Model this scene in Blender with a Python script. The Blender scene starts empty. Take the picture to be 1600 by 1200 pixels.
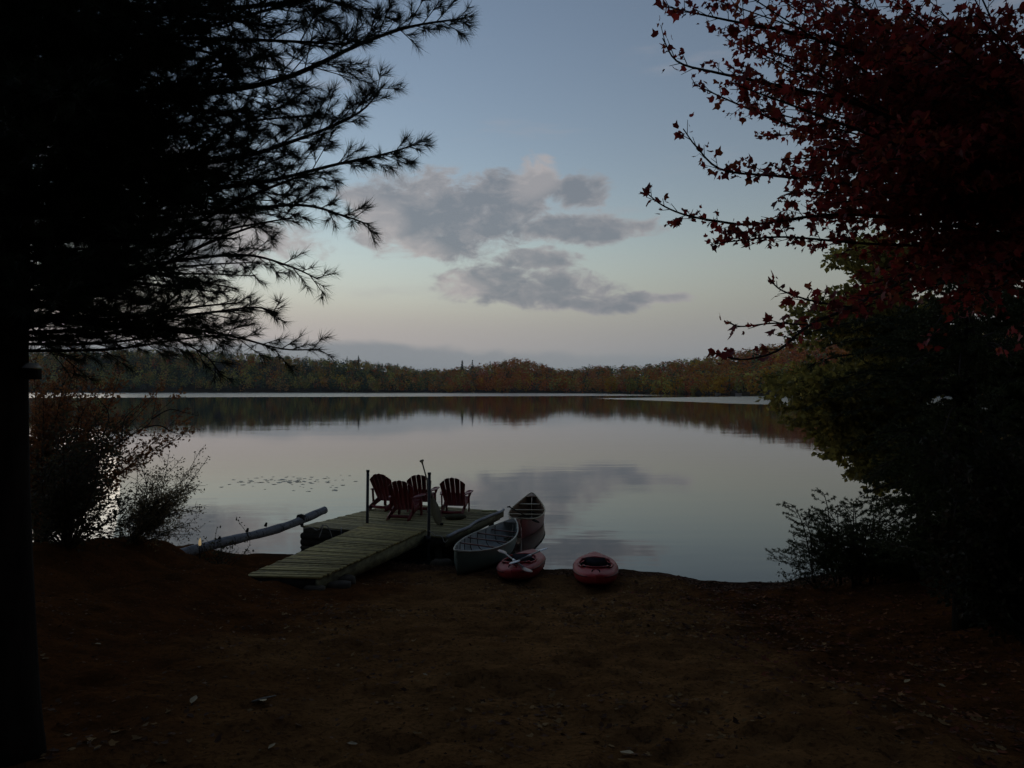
import bpy, math, random
import numpy as np
from mathutils import Vector, Matrix, Euler

random.seed(7)
rng = np.random.default_rng(7)
R = math.radians
scene = bpy.context.scene
COL = scene.collection

# ------------------------------------------------------------------ camera
H = 3.7            # eye height above the water
F = 1155.0         # focal length in photo pixels (1600 wide)
HZ = 608.0         # horizon row
cam_d = bpy.data.cameras.new('camera')
cam_d.sensor_width = 36.0
cam_d.lens = F / 1600.0 * 36.0
cam_d.clip_start = 0.05
cam_d.clip_end = 9000.0
cam = bpy.data.objects.new('camera', cam_d)
COL.objects.link(cam)
cam.location = (0, 0, H)
cam.rotation_euler = (R(90) + math.atan((HZ - 600) / F), 0, 0)
scene.camera = cam

# ------------------------------------------------------------------ render settings / exposure
scene.view_settings.view_transform = 'Standard'
scene.view_settings.look = 'None'
scene.view_settings.gamma = 1.0
scene.view_settings.use_curve_mapping = False
scene.view_settings.exposure = 3.05      # dusk picture
scene.render.engine = 'CYCLES'
scene.cycles.use_denoising = True
scene.cycles.adaptive_threshold = 0.02
scene.cycles.max_bounces = 6
scene.cycles.diffuse_bounces = 2
scene.cycles.glossy_bounces = 3
scene.cycles.transmission_bounces = 3
scene.cycles.volume_bounces = 0
scene.cycles.caustics_reflective = False
scene.cycles.caustics_refractive = False

SUN_AZ, SUN_EL = R(-38), R(-2.0)        # afterglow to the front left
world = bpy.data.worlds.new('World')
scene.world = world
world.use_nodes = True
world.cycles.sampling_method = 'NONE'      # smooth sky: plain sampling is enough
WT = world.node_tree


class NB:
    """small node helper"""
    def __init__(self, tree):
        self.t = tree

    def node(self, typ, **kw):
        n = self.t.nodes.new(typ)
        for k, v in kw.items():
            setattr(n, k, v)
        return n

    def put(self, sock, v):
        if isinstance(v, bpy.types.NodeSocket):
            self.t.links.new(v, sock)
        else:
            sock.default_value = v

    def m(self, op, *ins, clamp=False):
        n = self.node('ShaderNodeMath', operation=op)
        n.use_clamp = clamp
        for i, v in enumerate(ins):
            self.put(n.inputs[i], v)
        return n.outputs[0]

    def ss(self, x, a, b):
        n = self.node('ShaderNodeMapRange', interpolation_type='SMOOTHSTEP')
        self.put(n.inputs[0], x)
        n.inputs[1].default_value = a
        n.inputs[2].default_value = b
        return n.outputs[0]

    def mix(self, f, a, b, blend='MIX'):
        n = self.node('ShaderNodeMix', data_type='RGBA', blend_type=blend)
        self.put(n.inputs['Factor'], f)
        for s, v in ((n.inputs[6], a), (n.inputs[7], b)):
            self.put(s, v if isinstance(v, bpy.types.NodeSocket) else (*v[:3], 1.0))
        return n.outputs[2]

    def noise(self, vec, scale, detail=4, rough=0.55, dist=0.0, dims='3D'):
        n = self.node('ShaderNodeTexNoise', noise_dimensions=dims)
        if vec is not None:
            self.t.links.new(vec, n.inputs['Vector'])
        n.inputs['Scale'].default_value = scale
        n.inputs['Detail'].default_value = detail
        n.inputs['Roughness'].default_value = rough
        n.inputs['Distortion'].default_value = dist
        return n.outputs['Fac']

    def mapping(self, vec, scale=(1, 1, 1), rot=(0, 0, 0), loc=(0, 0, 0)):
        n = self.node('ShaderNodeMapping')
        self.t.links.new(vec, n.inputs[0])
        n.inputs[1].default_value = loc
        n.inputs[2].default_value = rot
        n.inputs[3].default_value = scale
        return n.outputs[0]

    def link(self, a, b):
        self.t.links.new(a, b)


def build_sky():
    b = NB(WT)
    bg = WT.nodes['Background']
    sky = b.node('ShaderNodeTexSky', sky_type='NISHITA')
    sky.sun_disc = False
    sky.sun_elevation = SUN_EL
    sky.sun_rotation = SUN_AZ
    sky.altitude = 300
    sky.air_density = 1.0
    sky.dust_density = 1.0
    sky.ozone_density = 1.0
    tc = b.node('ShaderNodeTexCoord')
    d = tc.outputs['Generated']
    sep = b.node('ShaderNodeSeparateXYZ')
    b.link(d, sep.inputs[0])
    x, y, z = sep.outputs
    az = b.m('MULTIPLY', b.m('ARCTAN2', x, y), F)
    el = b.m('MULTIPLY', b.m('ARCSINE', z), F)
    # wobble the cloud outlines
    dm = b.mapping(d, (1, 1, 1.9))
    w1 = b.noise(dm, 9, 3, 0.55)
    w2 = b.noise(b.mapping(d, (1, 1, 1.9), loc=(5, 3, 1)), 9, 3, 0.55)
    azw = b.m('ADD', az, b.m('MULTIPLY', b.m('SUBTRACT', w1, 0.5), 70))
    elw = b.m('ADD', el, b.m('MULTIPLY', b.m('SUBTRACT', w2, 0.5), 36))
    fb = b.noise(dm, 25, 9, 0.62, 0.45)

    def blobs(lst):
        acc = None
        for (px_, py_, rx, ry) in lst:
            a0 = math.atan((px_ - 800) / F) * F
            e0 = math.atan((HZ - py_) / math.hypot(F, px_ - 800)) * F
            u = b.m('DIVIDE', b.m('SUBTRACT', azw, a0), rx)
            v = b.m('DIVIDE', b.m('SUBTRACT', elw, e0), ry)
            q = b.m('SUBTRACT', 1.0, b.m('ADD', b.m('MULTIPLY', u, u), b.m('MULTIPLY', v, v)))
            q = b.m('MAXIMUM', q, -1.5)
            acc = q if acc is None else b.m('SMOOTH_MAX', acc, q, 0.35)
        return acc

    cum = blobs([(630, 335, 105, 66), (710, 338, 115, 70), (785, 320, 90, 58), (838, 290, 46, 46),
                 (914, 300, 46, 34), (900, 360, 135, 22), (680, 380, 75, 26), (845, 402, 74, 19),
                 (765, 443, 90, 34), (860, 455, 108, 36), (930, 476, 100, 19), (1010, 465, 70, 12),
                 (330, 370, 150, 45), (180, 250, 160, 40), (1900, 330, 190, 45), (-700, 380, 260, 55)])
    fd = b.m('MULTIPLY', b.m('SUBTRACT', fb, 0.5), 2.9)
    raw = b.m('ADD', cum, fd)
    dens = b.ss(raw, -0.16, 0.60)
    core = b.ss(raw, 0.0, 1.2)
    # thin high wisps everywhere
    wn = b.noise(b.mapping(d, (1, 1, 5.5), loc=(2, 0, 0)), 5, 6, 0.6)
    wisp = b.m('MULTIPLY', b.ss(wn, 0.54, 0.78), b.ss(z, 0.02, 0.16))
    # low bank along the horizon
    bank_top = b.m('ADD', 78, b.m('MULTIPLY', b.m('SUBTRACT', w1, 0.5), 40))
    bank_top = b.m('SUBTRACT', bank_top, b.m('MULTIPLY', b.m('ABSOLUTE', b.m('ADD', az, 330)), 0.05))
    bank = b.m('MULTIPLY', b.ss(b.m('SUBTRACT', bank_top, el), -4, 9), b.m('SUBTRACT', 1.0, b.m('MULTIPLY', b.ss(az, -250, 250), 0.6)))

    # clear sky: nishita, a little bluer high up, murkier near the horizon
    base = sky.outputs[0]
    hi = b.ss(z, 0.04, 0.20)
    base = b.mix(1.0, base, b.mix(hi, (0.84, 0.91, 1.18), (0.91, 1.05, 1.16)), 'MULTIPLY')
    low = b.m('SUBTRACT', 1.0, b.ss(z, 0.03, 0.20))
    warm = b.ss(b.m('MULTIPLY', az, -1.0), -600, 700)
    murk = b.mix(warm, (0.180, 0.212, 0.235), (0.332, 0.340, 0.352))
    base = b.mix(b.m('MULTIPLY', low, 0.95), base, murk)
    pink = b.m('MULTIPLY', b.m('MULTIPLY', b.ss(z, 0.030, 0.060), b.m('SUBTRACT', 1.0, b.ss(z, 0.065, 0.125))), b.m('ADD', 0.25, b.m('MULTIPLY', warm, 0.5)))
    base = b.mix(pink, base, b.mix(warm, (0.225, 0.222, 0.235), (0.390, 0.352, 0.345)))
    bankc = b.mix(warm, (0.155, 0.18, 0.205), (0.180, 0.205, 0.225))
    base = b.mix(b.m('MULTIPLY', bank, 0.75), base, bankc)
    base = b.mix(b.m('MULTIPLY', wisp, 0.30), base, (0.30, 0.285, 0.30))
    pn = b.noise(b.mapping(d, (1, 1, 1.5), loc=(9, 1, 4)), 16, 6, 0.6)
    lit = b.m('ADD', b.m('MULTIPLY', b.m('SUBTRACT', 1.0, core), 0.6), b.m('MULTIPLY', b.m('SUBTRACT', pn, 0.50), 1.6), clamp=True)
    glow = b.ss(blobs([(838, 282, 48, 40), (585, 345, 55, 45), (630, 390, 80, 22), (715, 445, 45, 26), (420, 380, 90, 40)]), -0.3, 0.9)
    lit = b.m('ADD', lit, b.m('MULTIPLY', glow, 0.6), clamp=True)
    cc = b.mix(lit, (0.150, 0.166, 0.192), (0.335, 0.310, 0.310))
    out = b.mix(b.m('MULTIPLY', dens, 0.88), base, cc)
    b.link(out, bg.inputs[0])
    bg.inputs[1].default_value = 0.15


build_sky()

sun_d = bpy.data.lights.new('sun', 'SUN')
sun_d.energy = 0.012                    # last afterglow over the hills
sun_d.angle = R(20)
sun_d.color = (1.0, 0.86, 0.72)
sun = bpy.data.objects.new('sun', sun_d)
COL.objects.link(sun)
_sd = Vector((math.sin(SUN_AZ) * math.cos(R(7)), math.cos(SUN_AZ) * math.cos(R(7)), math.sin(R(7))))
sun.rotation_euler = _sd.to_track_quat('Z', 'Y').to_euler()


# ------------------------------------------------------------------ helpers
def P(x, y, Y):
    """world point seen at photo pixel (x, y) at depth Y"""
    return np.array([(x - 800) / F * Y, Y, H - (y - HZ) / F * Y])


def Pz(x, y, z):
    Y = (H - z) * F / (y - HZ)
    return np.array([(x - 800) / F * Y, Y, z])


def smooth(a, b, x):
    t = np.clip((np.asarray(x, float) - a) / (b - a), 0, 1)
    return t * t * (3 - 2 * t)


def _hash(ix, iy, s):
    n = (ix.astype(np.int64) * 374761393 + iy.astype(np.int64) * 668265263 + s * 982451653) & 0x7fffffff
    n = ((n ^ (n >> 13)) * 1274126177) & 0x7fffffff
    return ((n ^ (n >> 16)) & 0xffff) / 65535.0


def vnoise(x, y, s=0):
    x = np.asarray(x, float); y = np.asarray(y, float)
    ix = np.floor(x); iy = np.floor(y)
    fx = x - ix; fy = y - iy
    fx = fx * fx * (3 - 2 * fx); fy = fy * fy * (3 - 2 * fy)
    a = _hash(ix, iy, s); b_ = _hash(ix + 1, iy, s); c = _hash(ix, iy + 1, s); d_ = _hash(ix + 1, iy + 1, s)
    return (a * (1 - fx) + b_ * fx) * (1 - fy) + (c * (1 - fx) + d_ * fx) * fy - 0.5


def mesh_np(name, verts, faces_list, col=None, smooth_sh=False):
    """faces_list: list of int arrays (n,k)"""
    me = bpy.data.meshes.new(name)
    verts = np.asarray(verts, np.float32).reshape(-1, 3)
    faces_list = [np.asarray(f, np.int32) for f in faces_list if len(f)]
    me.vertices.add(len(verts))
    me.vertices.foreach_set('co', verts.ravel())
    nl = sum(f.size for f in faces_list)
    me.loops.add(nl)
    me.loops.foreach_set('vertex_index', np.concatenate([f.ravel() for f in faces_list]))
    npoly = sum(len(f) for f in faces_list)
    me.polygons.add(npoly)
    sizes = np.concatenate([np.full(len(f), f.shape[1], np.int32) for f in faces_list])
    starts = np.concatenate([[0], np.cumsum(sizes)[:-1]]).astype(np.int32)
    me.polygons.foreach_set('loop_start', starts)
    if smooth_sh:
        me.polygons.foreach_set('use_smooth', np.ones(npoly, bool))
    if col is not None:
        at = me.attributes.new('col', 'FLOAT_COLOR', 'POINT')
        c = np.ones((len(verts), 4), np.float32)
        c[:, :3] = col
        at.data.foreach_set('color', c.ravel())
    me.update(calc_edges=True)
    return me


class MB:
    def __init__(self):
        self.v = []; self.q = []; self.t = []; self.n = 0; self.c = []

    def add(self, v, q=(), t=(), c=None):
        v = np.asarray(v, float).reshape(-1, 3)
        if len(q): self.q.append(np.asarray(q) + self.n)
        if len(t): self.t.append(np.asarray(t) + self.n)
        self.v.append(v); self.n += len(v)
        if c is not None:
            self.c.append(np.broadcast_to(np.asarray(c, float), (len(v), 3)))
        return self

    def box(self, c, s, M=None):
        s = np.asarray(s) / 2
        k = np.array([(-1, -1, -1), (1, -1, -1), (1, 1, -1), (-1, 1, -1), (-1, -1, 1), (1, -1, 1), (1, 1, 1), (-1, 1, 1)]) * s
        if M is not None:
            k = k @ np.array(M.to_3x3()).T
        return self.add(k + np.asarray(c), [(0, 3, 2, 1), (4, 5, 6, 7), (0, 1, 5, 4), (1, 2, 6, 5), (2, 3, 7, 6), (3, 0, 4, 7)])

    def hexa(self, bot, top):
        return self.add(np.vstack([bot, top]), [(0, 3, 2, 1), (4, 5, 6, 7), (0, 1, 5, 4), (1, 2, 6, 5), (2, 3, 7, 6), (3, 0, 4, 7)])

    def beam(self, a, b, w, h, up=(0, 0, 1)):
        """rectangular bar from a to b, w across, h along up"""
        a = np.asarray(a, float); b = np.asarray(b, float)
        d = b - a; d /= np.linalg.norm(d)
        s = np.cross(d, up); s /= np.linalg.norm(s)
        u = np.cross(s, d)
        o = [(-1, -1), (1, -1), (1, 1), (-1, 1)]
        r0 = np.array([a + s * i * w / 2 + u * j * h / 2 for i, j in o])
        r1 = np.array([b + s * i * w / 2 + u * j * h / 2 for i, j in o])
        return self.add(np.vstack([r0, r1]), [(0, 1, 2, 3), (7, 6, 5, 4), (0, 4, 5, 1), (1, 5, 6, 2), (2, 6, 7, 3), (3, 7, 4, 0)])

    def tube(self, pts, rad, sides=6, cap=True, c=None):
        pts = np.asarray(pts, float); n = len(pts)
        rad = np.broadcast_to(np.asarray(rad, float), (n,))
        T = np.gradient(pts, axis=0)
        T /= np.linalg.norm(T, axis=1)[:, None] + 1e-9
        ref = np.array([0, 0, 1.0]) if abs(T[0][2]) < 0.9 else np.array([1.0, 0, 0])
        A = np.cross(T, ref); A /= np.linalg.norm(A, axis=1)[:, None] + 1e-9
        B = np.cross(T, A)
        th = np.linspace(0, 2 * math.pi, sides, endpoint=False)
        v = pts[:, None] + rad[:, None, None] * (np.cos(th)[None, :, None] * A[:, None] + np.sin(th)[None, :, None] * B[:, None])
        i = np.arange(n - 1)[:, None] * sides
        j = np.arange(sides)[None]
        k = (j + 1) % sides
        q = np.stack([i + j, i + k, i + sides + k, i + sides + j], -1).reshape(-1, 4)
        v = v.reshape(-1, 3)
        t = []
        if cap:
            v = np.vstack([v, pts[0], pts[-1]])
            c0, c1 = n * sides, n * sides + 1
            for a in range(sides):
                b_ = (a + 1) % sides
                t.append((c0, b_, a)); t.append((c1, (n - 1) * sides + a, (n - 1) * sides + b_))
        return self.add(v, q, t, c)

    def twigs(self, segs, r0, r1):
        """many thin three-sided twigs at once"""
        if not segs: return self
        S = np.array(segs); a, b_ = S[:, 0], S[:, 1]
        d = b_ - a; d /= np.linalg.norm(d, axis=1)[:, None] + 1e-9
        u = np.cross(d, np.array([.31, .17, .94])); u /= np.linalg.norm(u, axis=1)[:, None] + 1e-9
        w_ = np.cross(d, u)
        o3 = [(1, 0), (-.5, .866), (-.5, -.866)]
        v = np.stack([a + (u * i + w_ * j) * r0 for i, j in o3] + [b_ + (u * i + w_ * j) * r1 for i, j in o3], 1)
        k = np.arange(len(a))[:, None] * 6
        q = np.concatenate([k + np.array(z) for z in ((0, 1, 4, 3), (1, 2, 5, 4), (2, 0, 3, 5))])
        return self.add(v.reshape(-1, 3), q)

    def build(self, name, mat, parent=None, smooth_sh=False, loc=None):
        col = np.vstack(self.c) if self.c and sum(len(x) for x in self.c) == self.n else None
        me = mesh_np(name, np.vstack(self.v), [np.vstack(self.q) if self.q else [], np.vstack(self.t) if self.t else []], col, smooth_sh)
        return link(name, me, mat, parent, loc)


def link(name, me, mat=None, parent=None, loc=None):
    o = bpy.data.objects.new(name, me)
    COL.objects.link(o)
    if mat is not None and len(me.materials) == 0:
        me.materials.append(mat)
    if parent is not None:
        o.parent = parent
    if loc is not None:
        o.location = loc
    return o


def thing(name, label, cat, loc=(0, 0, 0), rot=(0, 0, 0), group=None):
    o = bpy.data.objects.new(name, None)
    COL.objects.link(o)
    o.empty_display_size = 0.2
    o.location = loc; o.rotation_euler = rot
    tag(o, label, cat, group)
    return o


def tag(o, label=None, cat=None, group=None, kind=None):
    if label: o['label'] = label
    if cat: o['category'] = cat
    if group: o['group'] = group
    if kind: o['kind'] = kind
    return o


def copy_tree(o, parent=None):
    c = o.copy(); COL.objects.link(c)
    if parent is not None: c.parent = parent
    for ch in list(o.children):
        copy_tree(ch, c)
    return c


def curve(pts, n):
    """catmull-rom through the points"""
    p = np.asarray(pts, float)
    p = np.vstack([2 * p[0] - p[1], p, 2 * p[-1] - p[-2]])
    m = len(p) - 3
    out = []
    for t in np.linspace(0, m, n):
        i = min(int(t), m - 1); u = t - i
        a, b_, c, d_ = p[i:i + 4]
        out.append(0.5 * ((2 * b_) + (c - a) * u + (2 * a - 5 * b_ + 4 * c - d_) * u * u + (3 * b_ - a - 3 * c + d_) * u ** 3))
    return np.array(out)


# ------------------------------------------------------------------ materials
def mat(name, c1, c2=None, rough=0.7, scale=8, stretch=(1, 1, 1), bump=0.0, bscale=None, detail=5, spec=0.4, coords='Object', metallic=0.0):
    m = bpy.data.materials.new(name); m.use_nodes = True
    b = NB(m.node_tree)
    p = m.node_tree.nodes['Principled BSDF']
    p.inputs['Roughness'].default_value = rough
    p.inputs['Specular IOR Level'].default_value = spec
    p.inputs['Metallic'].default_value = metallic
    tc = b.node('ShaderNodeTexCoord')
    v = b.mapping(tc.outputs[coords], stretch)
    if c2 is None: c2 = tuple(x * 0.7 for x in c1)
    n = b.noise(v, scale, detail, 0.6)
    oi = b.node('ShaderNodeObjectInfo')
    n2 = b.m('ADD', b.ss(n, 0.3, 0.7), b.m('MULTIPLY', b.m('SUBTRACT', oi.outputs['Random'], 0.5), 1.1), clamp=True)
    b.link(b.mix(n2, c1, c2), p.inputs['Base Color'])
    if bump:
        bp = b.node('ShaderNodeBump')
        bp.inputs['Strength'].default_value = 0.6
        bp.inputs['Distance'].default_value = bump
        b.link(b.noise(v, bscale or scale * 2, 6, 0.6), bp.inputs['Height'])
        b.link(bp.outputs[0], p.inputs['Normal'])
    return m


def leaf_mat(name, trans=0.6, rough=0.55, tint=(1, 1, 1), spec=0.2):
    """foliage: colour from the mesh's own leaf colours"""
    m = bpy.data.materials.new(name); m.use_nodes = True
    b = NB(m.node_tree); nt = m.node_tree
    p = nt.nodes['Principled BSDF']
    p.inputs['Roughness'].default_value = rough
    p.inputs['Specular IOR Level'].default_value = spec
    at = b.node('ShaderNodeAttribute', attribute_name='col')
    c = b.mix(1.0, at.outputs['Color'], tint, 'MULTIPLY')
    b.link(c, p.inputs['Base Color'])
    tr = b.node('ShaderNodeBsdfTranslucent')
    b.link(c, tr.inputs[0])
    mx = b.node('ShaderNodeMixShader'); mx.inputs[0].default_value = trans
    b.link(p.outputs[0], mx.inputs[1]); b.link(tr.outputs[0], mx.inputs[2])
    b.link(mx.outputs[0], nt.nodes['Material Output'].inputs[0])
    return m


def leaf_mat_rgb(name, c1, c2, trans=0.35):
    m = mat(name, c1, c2, 0.55, 3, spec=0.25)
    b = NB(m.node_tree); nt = m.node_tree
    p = nt.nodes['Principled BSDF']
    tr = b.node('ShaderNodeBsdfTranslucent')
    b.link(p.inputs['Base Color'].links[0].from_socket, tr.inputs[0])
    mx = b.node('ShaderNodeMixShader'); mx.inputs[0].default_value = trans
    b.link(p.outputs[0], mx.inputs[1]); b.link(tr.outputs[0], mx.inputs[2])
    b.link(mx.outputs[0], nt.nodes['Material Output'].inputs[0])
    return m


M = {}
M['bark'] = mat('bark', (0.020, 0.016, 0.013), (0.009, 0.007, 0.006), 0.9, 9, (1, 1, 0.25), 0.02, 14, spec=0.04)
M['twig'] = mat('twig', (0.05, 0.04, 0.034), (0.03, 0.024, 0.02), 0.85, 12, spec=0.04)
M['plank'] = mat('plank', (0.38, 0.31, 0.125), (0.18, 0.148, 0.068), 0.8, 5, (2, 2, 2), 0.004, 30, spec=0.12)
M['deckplank'] = mat('deckplank', (0.29, 0.25, 0.12), (0.15, 0.13, 0.07), 0.8, 5, (2, 2, 2), 0.004, 30, spec=0.12)
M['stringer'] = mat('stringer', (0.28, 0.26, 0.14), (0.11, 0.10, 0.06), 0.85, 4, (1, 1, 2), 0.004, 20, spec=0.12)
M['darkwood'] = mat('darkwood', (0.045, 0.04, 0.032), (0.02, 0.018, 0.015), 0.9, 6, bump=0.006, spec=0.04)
M['post'] = mat('post', (0.03, 0.03, 0.03), (0.018, 0.017, 0.016), 0.6, 10)
M['chair'] = mat('chair', (0.19, 0.018, 0.020), (0.13, 0.014, 0.015), 0.5, 5, spec=0.4)
M['bumper'] = mat('bumper', (0.30, 0.31, 0.32), (0.18, 0.19, 0.2), 0.6, 7)
M['rope'] = mat('rope', (0.26, 0.25, 0.22), (0.15, 0.14, 0.12), 0.9, 40, spec=0.12)
M['canoe_grey'] = mat('canoe_grey', (0.105, 0.155, 0.125), (0.07, 0.10, 0.08), 0.45, 3, bump=0.002)
M['canoe_in'] = mat('canoe_in', (0.42, 0.45, 0.45), (0.25, 0.26, 0.24), 0.5, 3, bump=0.003)
M['gunwale'] = mat('gunwale', (0.40, 0.39, 0.32), (0.25, 0.24, 0.18), 0.5, 6)
M['thwart'] = mat('thwart', (0.13, 0.05, 0.035), (0.08, 0.03, 0.02), 0.6, 8)
M['rib'] = mat('rib', (0.06, 0.05, 0.035), (0.035, 0.03, 0.022), 0.7, 8)
M['canoe_red'] = mat('canoe_red', (0.20, 0.035, 0.03), (0.12, 0.022, 0.02), 0.4, 3)
M['cedar'] = mat('cedar', (0.18, 0.10, 0.05), (0.10, 0.055, 0.028), 0.55, 5, (1, 6, 1))
M['ash'] = mat('ash', (0.30, 0.25, 0.15), (0.2, 0.15, 0.09), 0.55, 6)
M['kayak'] = mat('kayak', (0.36, 0.035, 0.032), (0.24, 0.022, 0.022), 0.5, 2.5, spec=0.18)
M['kayak_dark'] = mat('kayak_dark', (0.12, 0.014, 0.014), (0.08, 0.010, 0.010), 0.5, 3, spec=0.2)
M['black'] = mat('black', (0.010, 0.010, 0.011), (0.006, 0.006, 0.006), 0.7, 6, spec=0.2)
M['seatfabric'] = mat('seatfabric', (0.03, 0.03, 0.035), (0.016, 0.016, 0.02), 0.75, 12)
M['white'] = mat('white', (0.72, 0.76, 0.78), (0.55, 0.58, 0.6), 0.35, 4)
M['clear'] = mat('clear', (0.34, 0.24, 0.21), (0.25, 0.17, 0.15), 0.35, 4)
M['alu'] = mat('alu', (0.22, 0.22, 0.22), (0.14, 0.14, 0.14), 0.4, 6)
M['paddlewood'] = mat('paddlewood', (0.22, 0.19, 0.11), (0.13, 0.11, 0.065), 0.55, 8, (1, 1, 0.3))
M['olive'] = mat('olive', (0.075, 0.068, 0.035), (0.045, 0.04, 0.022), 0.9, 9, bump=0.01, spec=0.12)
M['yellowgreen'] = mat('yellowgreen', (0.33, 0.34, 0.08), (0.24, 0.25, 0.06), 0.6, 6)
M['stone'] = mat('stone', (0.085, 0.07, 0.05), (0.045, 0.037, 0.028), 0.85, 7, bump=0.01, spec=0.12)
M['pad'] = mat('pad', (0.32, 0.31, 0.20), (0.22, 0.19, 0.12), 0.45, 5)
M['leafcol'] = leaf_mat('leafcol')
M['needle'] = leaf_mat('needle', 0.12, 0.5, spec=0.1)
M['litter'] = leaf_mat('litter', 0.05, 0.8, spec=0.05)
M['farleaf'] = leaf_mat('farleaf', 0.35, 0.9, spec=0.0)
M['mapleleaf'] = leaf_mat_rgb('mapleleaf', (0.30, 0.036, 0.030), (0.18, 0.025, 0.022), 0.5)
M['paleleaf'] = leaf_mat_rgb('paleleaf', (0.34, 0.25, 0.12), (0.22, 0.16, 0.08), 0.05)


def birch_mat():
    m = mat('birch', (0.23, 0.23, 0.235), (0.10, 0.10, 0.10), 0.75, 6, (0.6, 3, 3), 0.006, 12)
    b = NB(m.node_tree); p = m.node_tree.nodes['Principled BSDF']
    src = p.inputs['Base Color'].links[0].from_socket
    tc = b.node('ShaderNodeTexCoord')
    n = b.noise(b.mapping(tc.outputs['Object'], (14, 2.5, 2.5)), 2.2, 3, 0.6)
    b.link(b.mix(b.ss(n, 0.56, 0.64), src, (0.03, 0.028, 0.026)), p.inputs['Base Color'])
    return m


M['birch'] = birch_mat()


def ground_mat():
    m = bpy.data.materials.new('sand'); m.use_nodes = True
    b = NB(m.node_tree); p = m.node_tree.nodes['Principled BSDF']
    p.inputs['Roughness'].default_value = 0.95
    p.inputs['Specular IOR Level'].default_value = 0.0
    geo = b.node('ShaderNodeNewGeometry'); pos = geo.outputs['Position']
    sp = b.node('ShaderNodeSeparateXYZ'); b.link(pos, sp.inputs[0])
    big = b.noise(pos, 0.35, 4, 0.6)
    mid = b.noise(pos, 2.2, 6, 0.65)
    fine = b.noise(pos, 22, 6, 0.7)
    sand = b.mix(b.ss(mid, 0.3, 0.7), (0.205, 0.104, 0.040), (0.118, 0.058, 0.023))
    humus = b.mix(b.ss(mid, 0.3, 0.7), (0.115, 0.044, 0.014), (0.058, 0.024, 0.009))
    # forest floor on the two wooded sides, bare sand in the middle
    fx = b.m('ADD', sp.outputs[0], b.m('MULTIPLY', b.m('SUBTRACT', big, 0.5), 5.0))
    left = b.ss(b.m('MULTIPLY', fx, -1.0), 0.8, 3.2)
    right = b.ss(fx, 1.9, 4.2)
    c = b.mix(b.m('MAXIMUM', left, right), sand, humus)
    c = b.mix(b.m('MULTIPLY', b.ss(fine, 0.49, 0.62), 0.6), c, (0.035, 0.018, 0.008))
    wet = b.m('SUBTRACT', 1.0, b.ss(sp.outputs[2], 0.0, 0.10))
    c = b.mix(b.m('MULTIPLY', wet, 0.75), c, (0.028, 0.018, 0.012))
    b.link(b.m('SUBTRACT', 0.95, b.m('MULTIPLY', wet, 0.45)), p.inputs['Roughness'])
    b.link(c, p.inputs['Base Color'])
    bp = b.node('ShaderNodeBump'); bp.inputs['Strength'].default_value = 0.8; bp.inputs['Distance'].default_value = 0.10
    b.link(b.m('ADD', b.m('MULTIPLY', fine, 0.40), b.noise(pos, 7, 8, 0.68)), bp.inputs['Height'])
    b.link(bp.outputs[0], p.inputs['Normal'])
    return m


def water_mat():
    m = bpy.data.materials.new('lake_water'); m.use_nodes = True
    b = NB(m.node_tree); p = m.node_tree.nodes['Principled BSDF']
    p.inputs['Base Color'].default_value = (0.010, 0.013, 0.012, 1)
    p.inputs['IOR'].default_value = 1.333
    geo = b.node('ShaderNodeNewGeometry'); pos = geo.outputs['Position']
    sp = b.node('ShaderNodeSeparateXYZ'); b.link(pos, sp.inputs[0])
    X, Y = sp.outputs[0], sp.outputs[1]
    wob = b.m('MULTIPLY', b.m('SUBTRACT', b.noise(b.mapping(pos, (0.5, 1, 1)), 0.02, 4, 0.6), 0.5), 26)

    def side(x0, y0, x1, y1, soft):
        """1 on the left of the line (x0,y0)->(x1,y1)"""
        dx, dy = x1 - x0, y1 - y0
        L = math.hypot(dx, dy)
        nx, ny = -dy / L, dx / L
        d = b.m('ADD', b.m('ADD', b.m('MULTIPLY', X, nx), b.m('MULTIPLY', Y, ny)), -(nx * x0 + ny * y0))
        return b.ss(b.m('ADD', d, wob), -soft, soft)
    # wind-ruffled streaks far out
    a = b.m('MULTIPLY', side(-191, 316, 35, 403, 5), b.m('SUBTRACT', 1.0, b.ss(X, 50, 120)))
    c = b.m('MULTIPLY', side(63, 172, 33, 295, 5), 1.0)
    c = b.m('MULTIPLY', b.m('SUBTRACT', 1.0, c), b.m('SUBTRACT', 1.0, side(33, 297, 138, 390, 6)))
    c = b.m('MULTIPLY', c, b.ss(Y, 120, 150))
    ruff = b.m('MAXIMUM', a, c)
    rough = b.m('ADD', 0.018, b.m('MULTIPLY', ruff, 0.22))
    b.link(rough, p.inputs['Roughness'])
    # slow ripples
    n1 = b.noise(b.mapping(pos, (0.35, 1.3, 1)), 1.0, 3, 0.5)
    n2 = b.noise(b.mapping(pos, (0.12, 0.5, 1), loc=(3, 7, 0)), 0.35, 3, 0.5)
    n3 = b.noise(b.mapping(pos, (0.8, 5.0, 1)), 1.6, 2, 0.5)
    near = b.m('SUBTRACT', 1.0, b.ss(Y, 18, 45))
    patch = b.ss(b.noise(b.mapping(pos, (0.10, 0.25, 1), loc=(1, 2, 0)), 1.0, 2, 0.5), 0.48, 0.66)
    h = b.m('ADD', b.m('MULTIPLY', n1, 0.0035), b.m('MULTIPLY', n2, 0.008))
    h = b.m('ADD', h, b.m('MULTIPLY', b.m('MULTIPLY', n3, b.m('MULTIPLY', near, patch)), 0.004))
    bp = b.node('ShaderNodeBump'); bp.inputs['Strength'].default_value = 1.0; bp.inputs['Distance'].default_value = 1.0
    b.link(h, bp.inputs['Height']); b.link(bp.outputs[0], p.inputs['Normal'])
    return m


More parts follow.
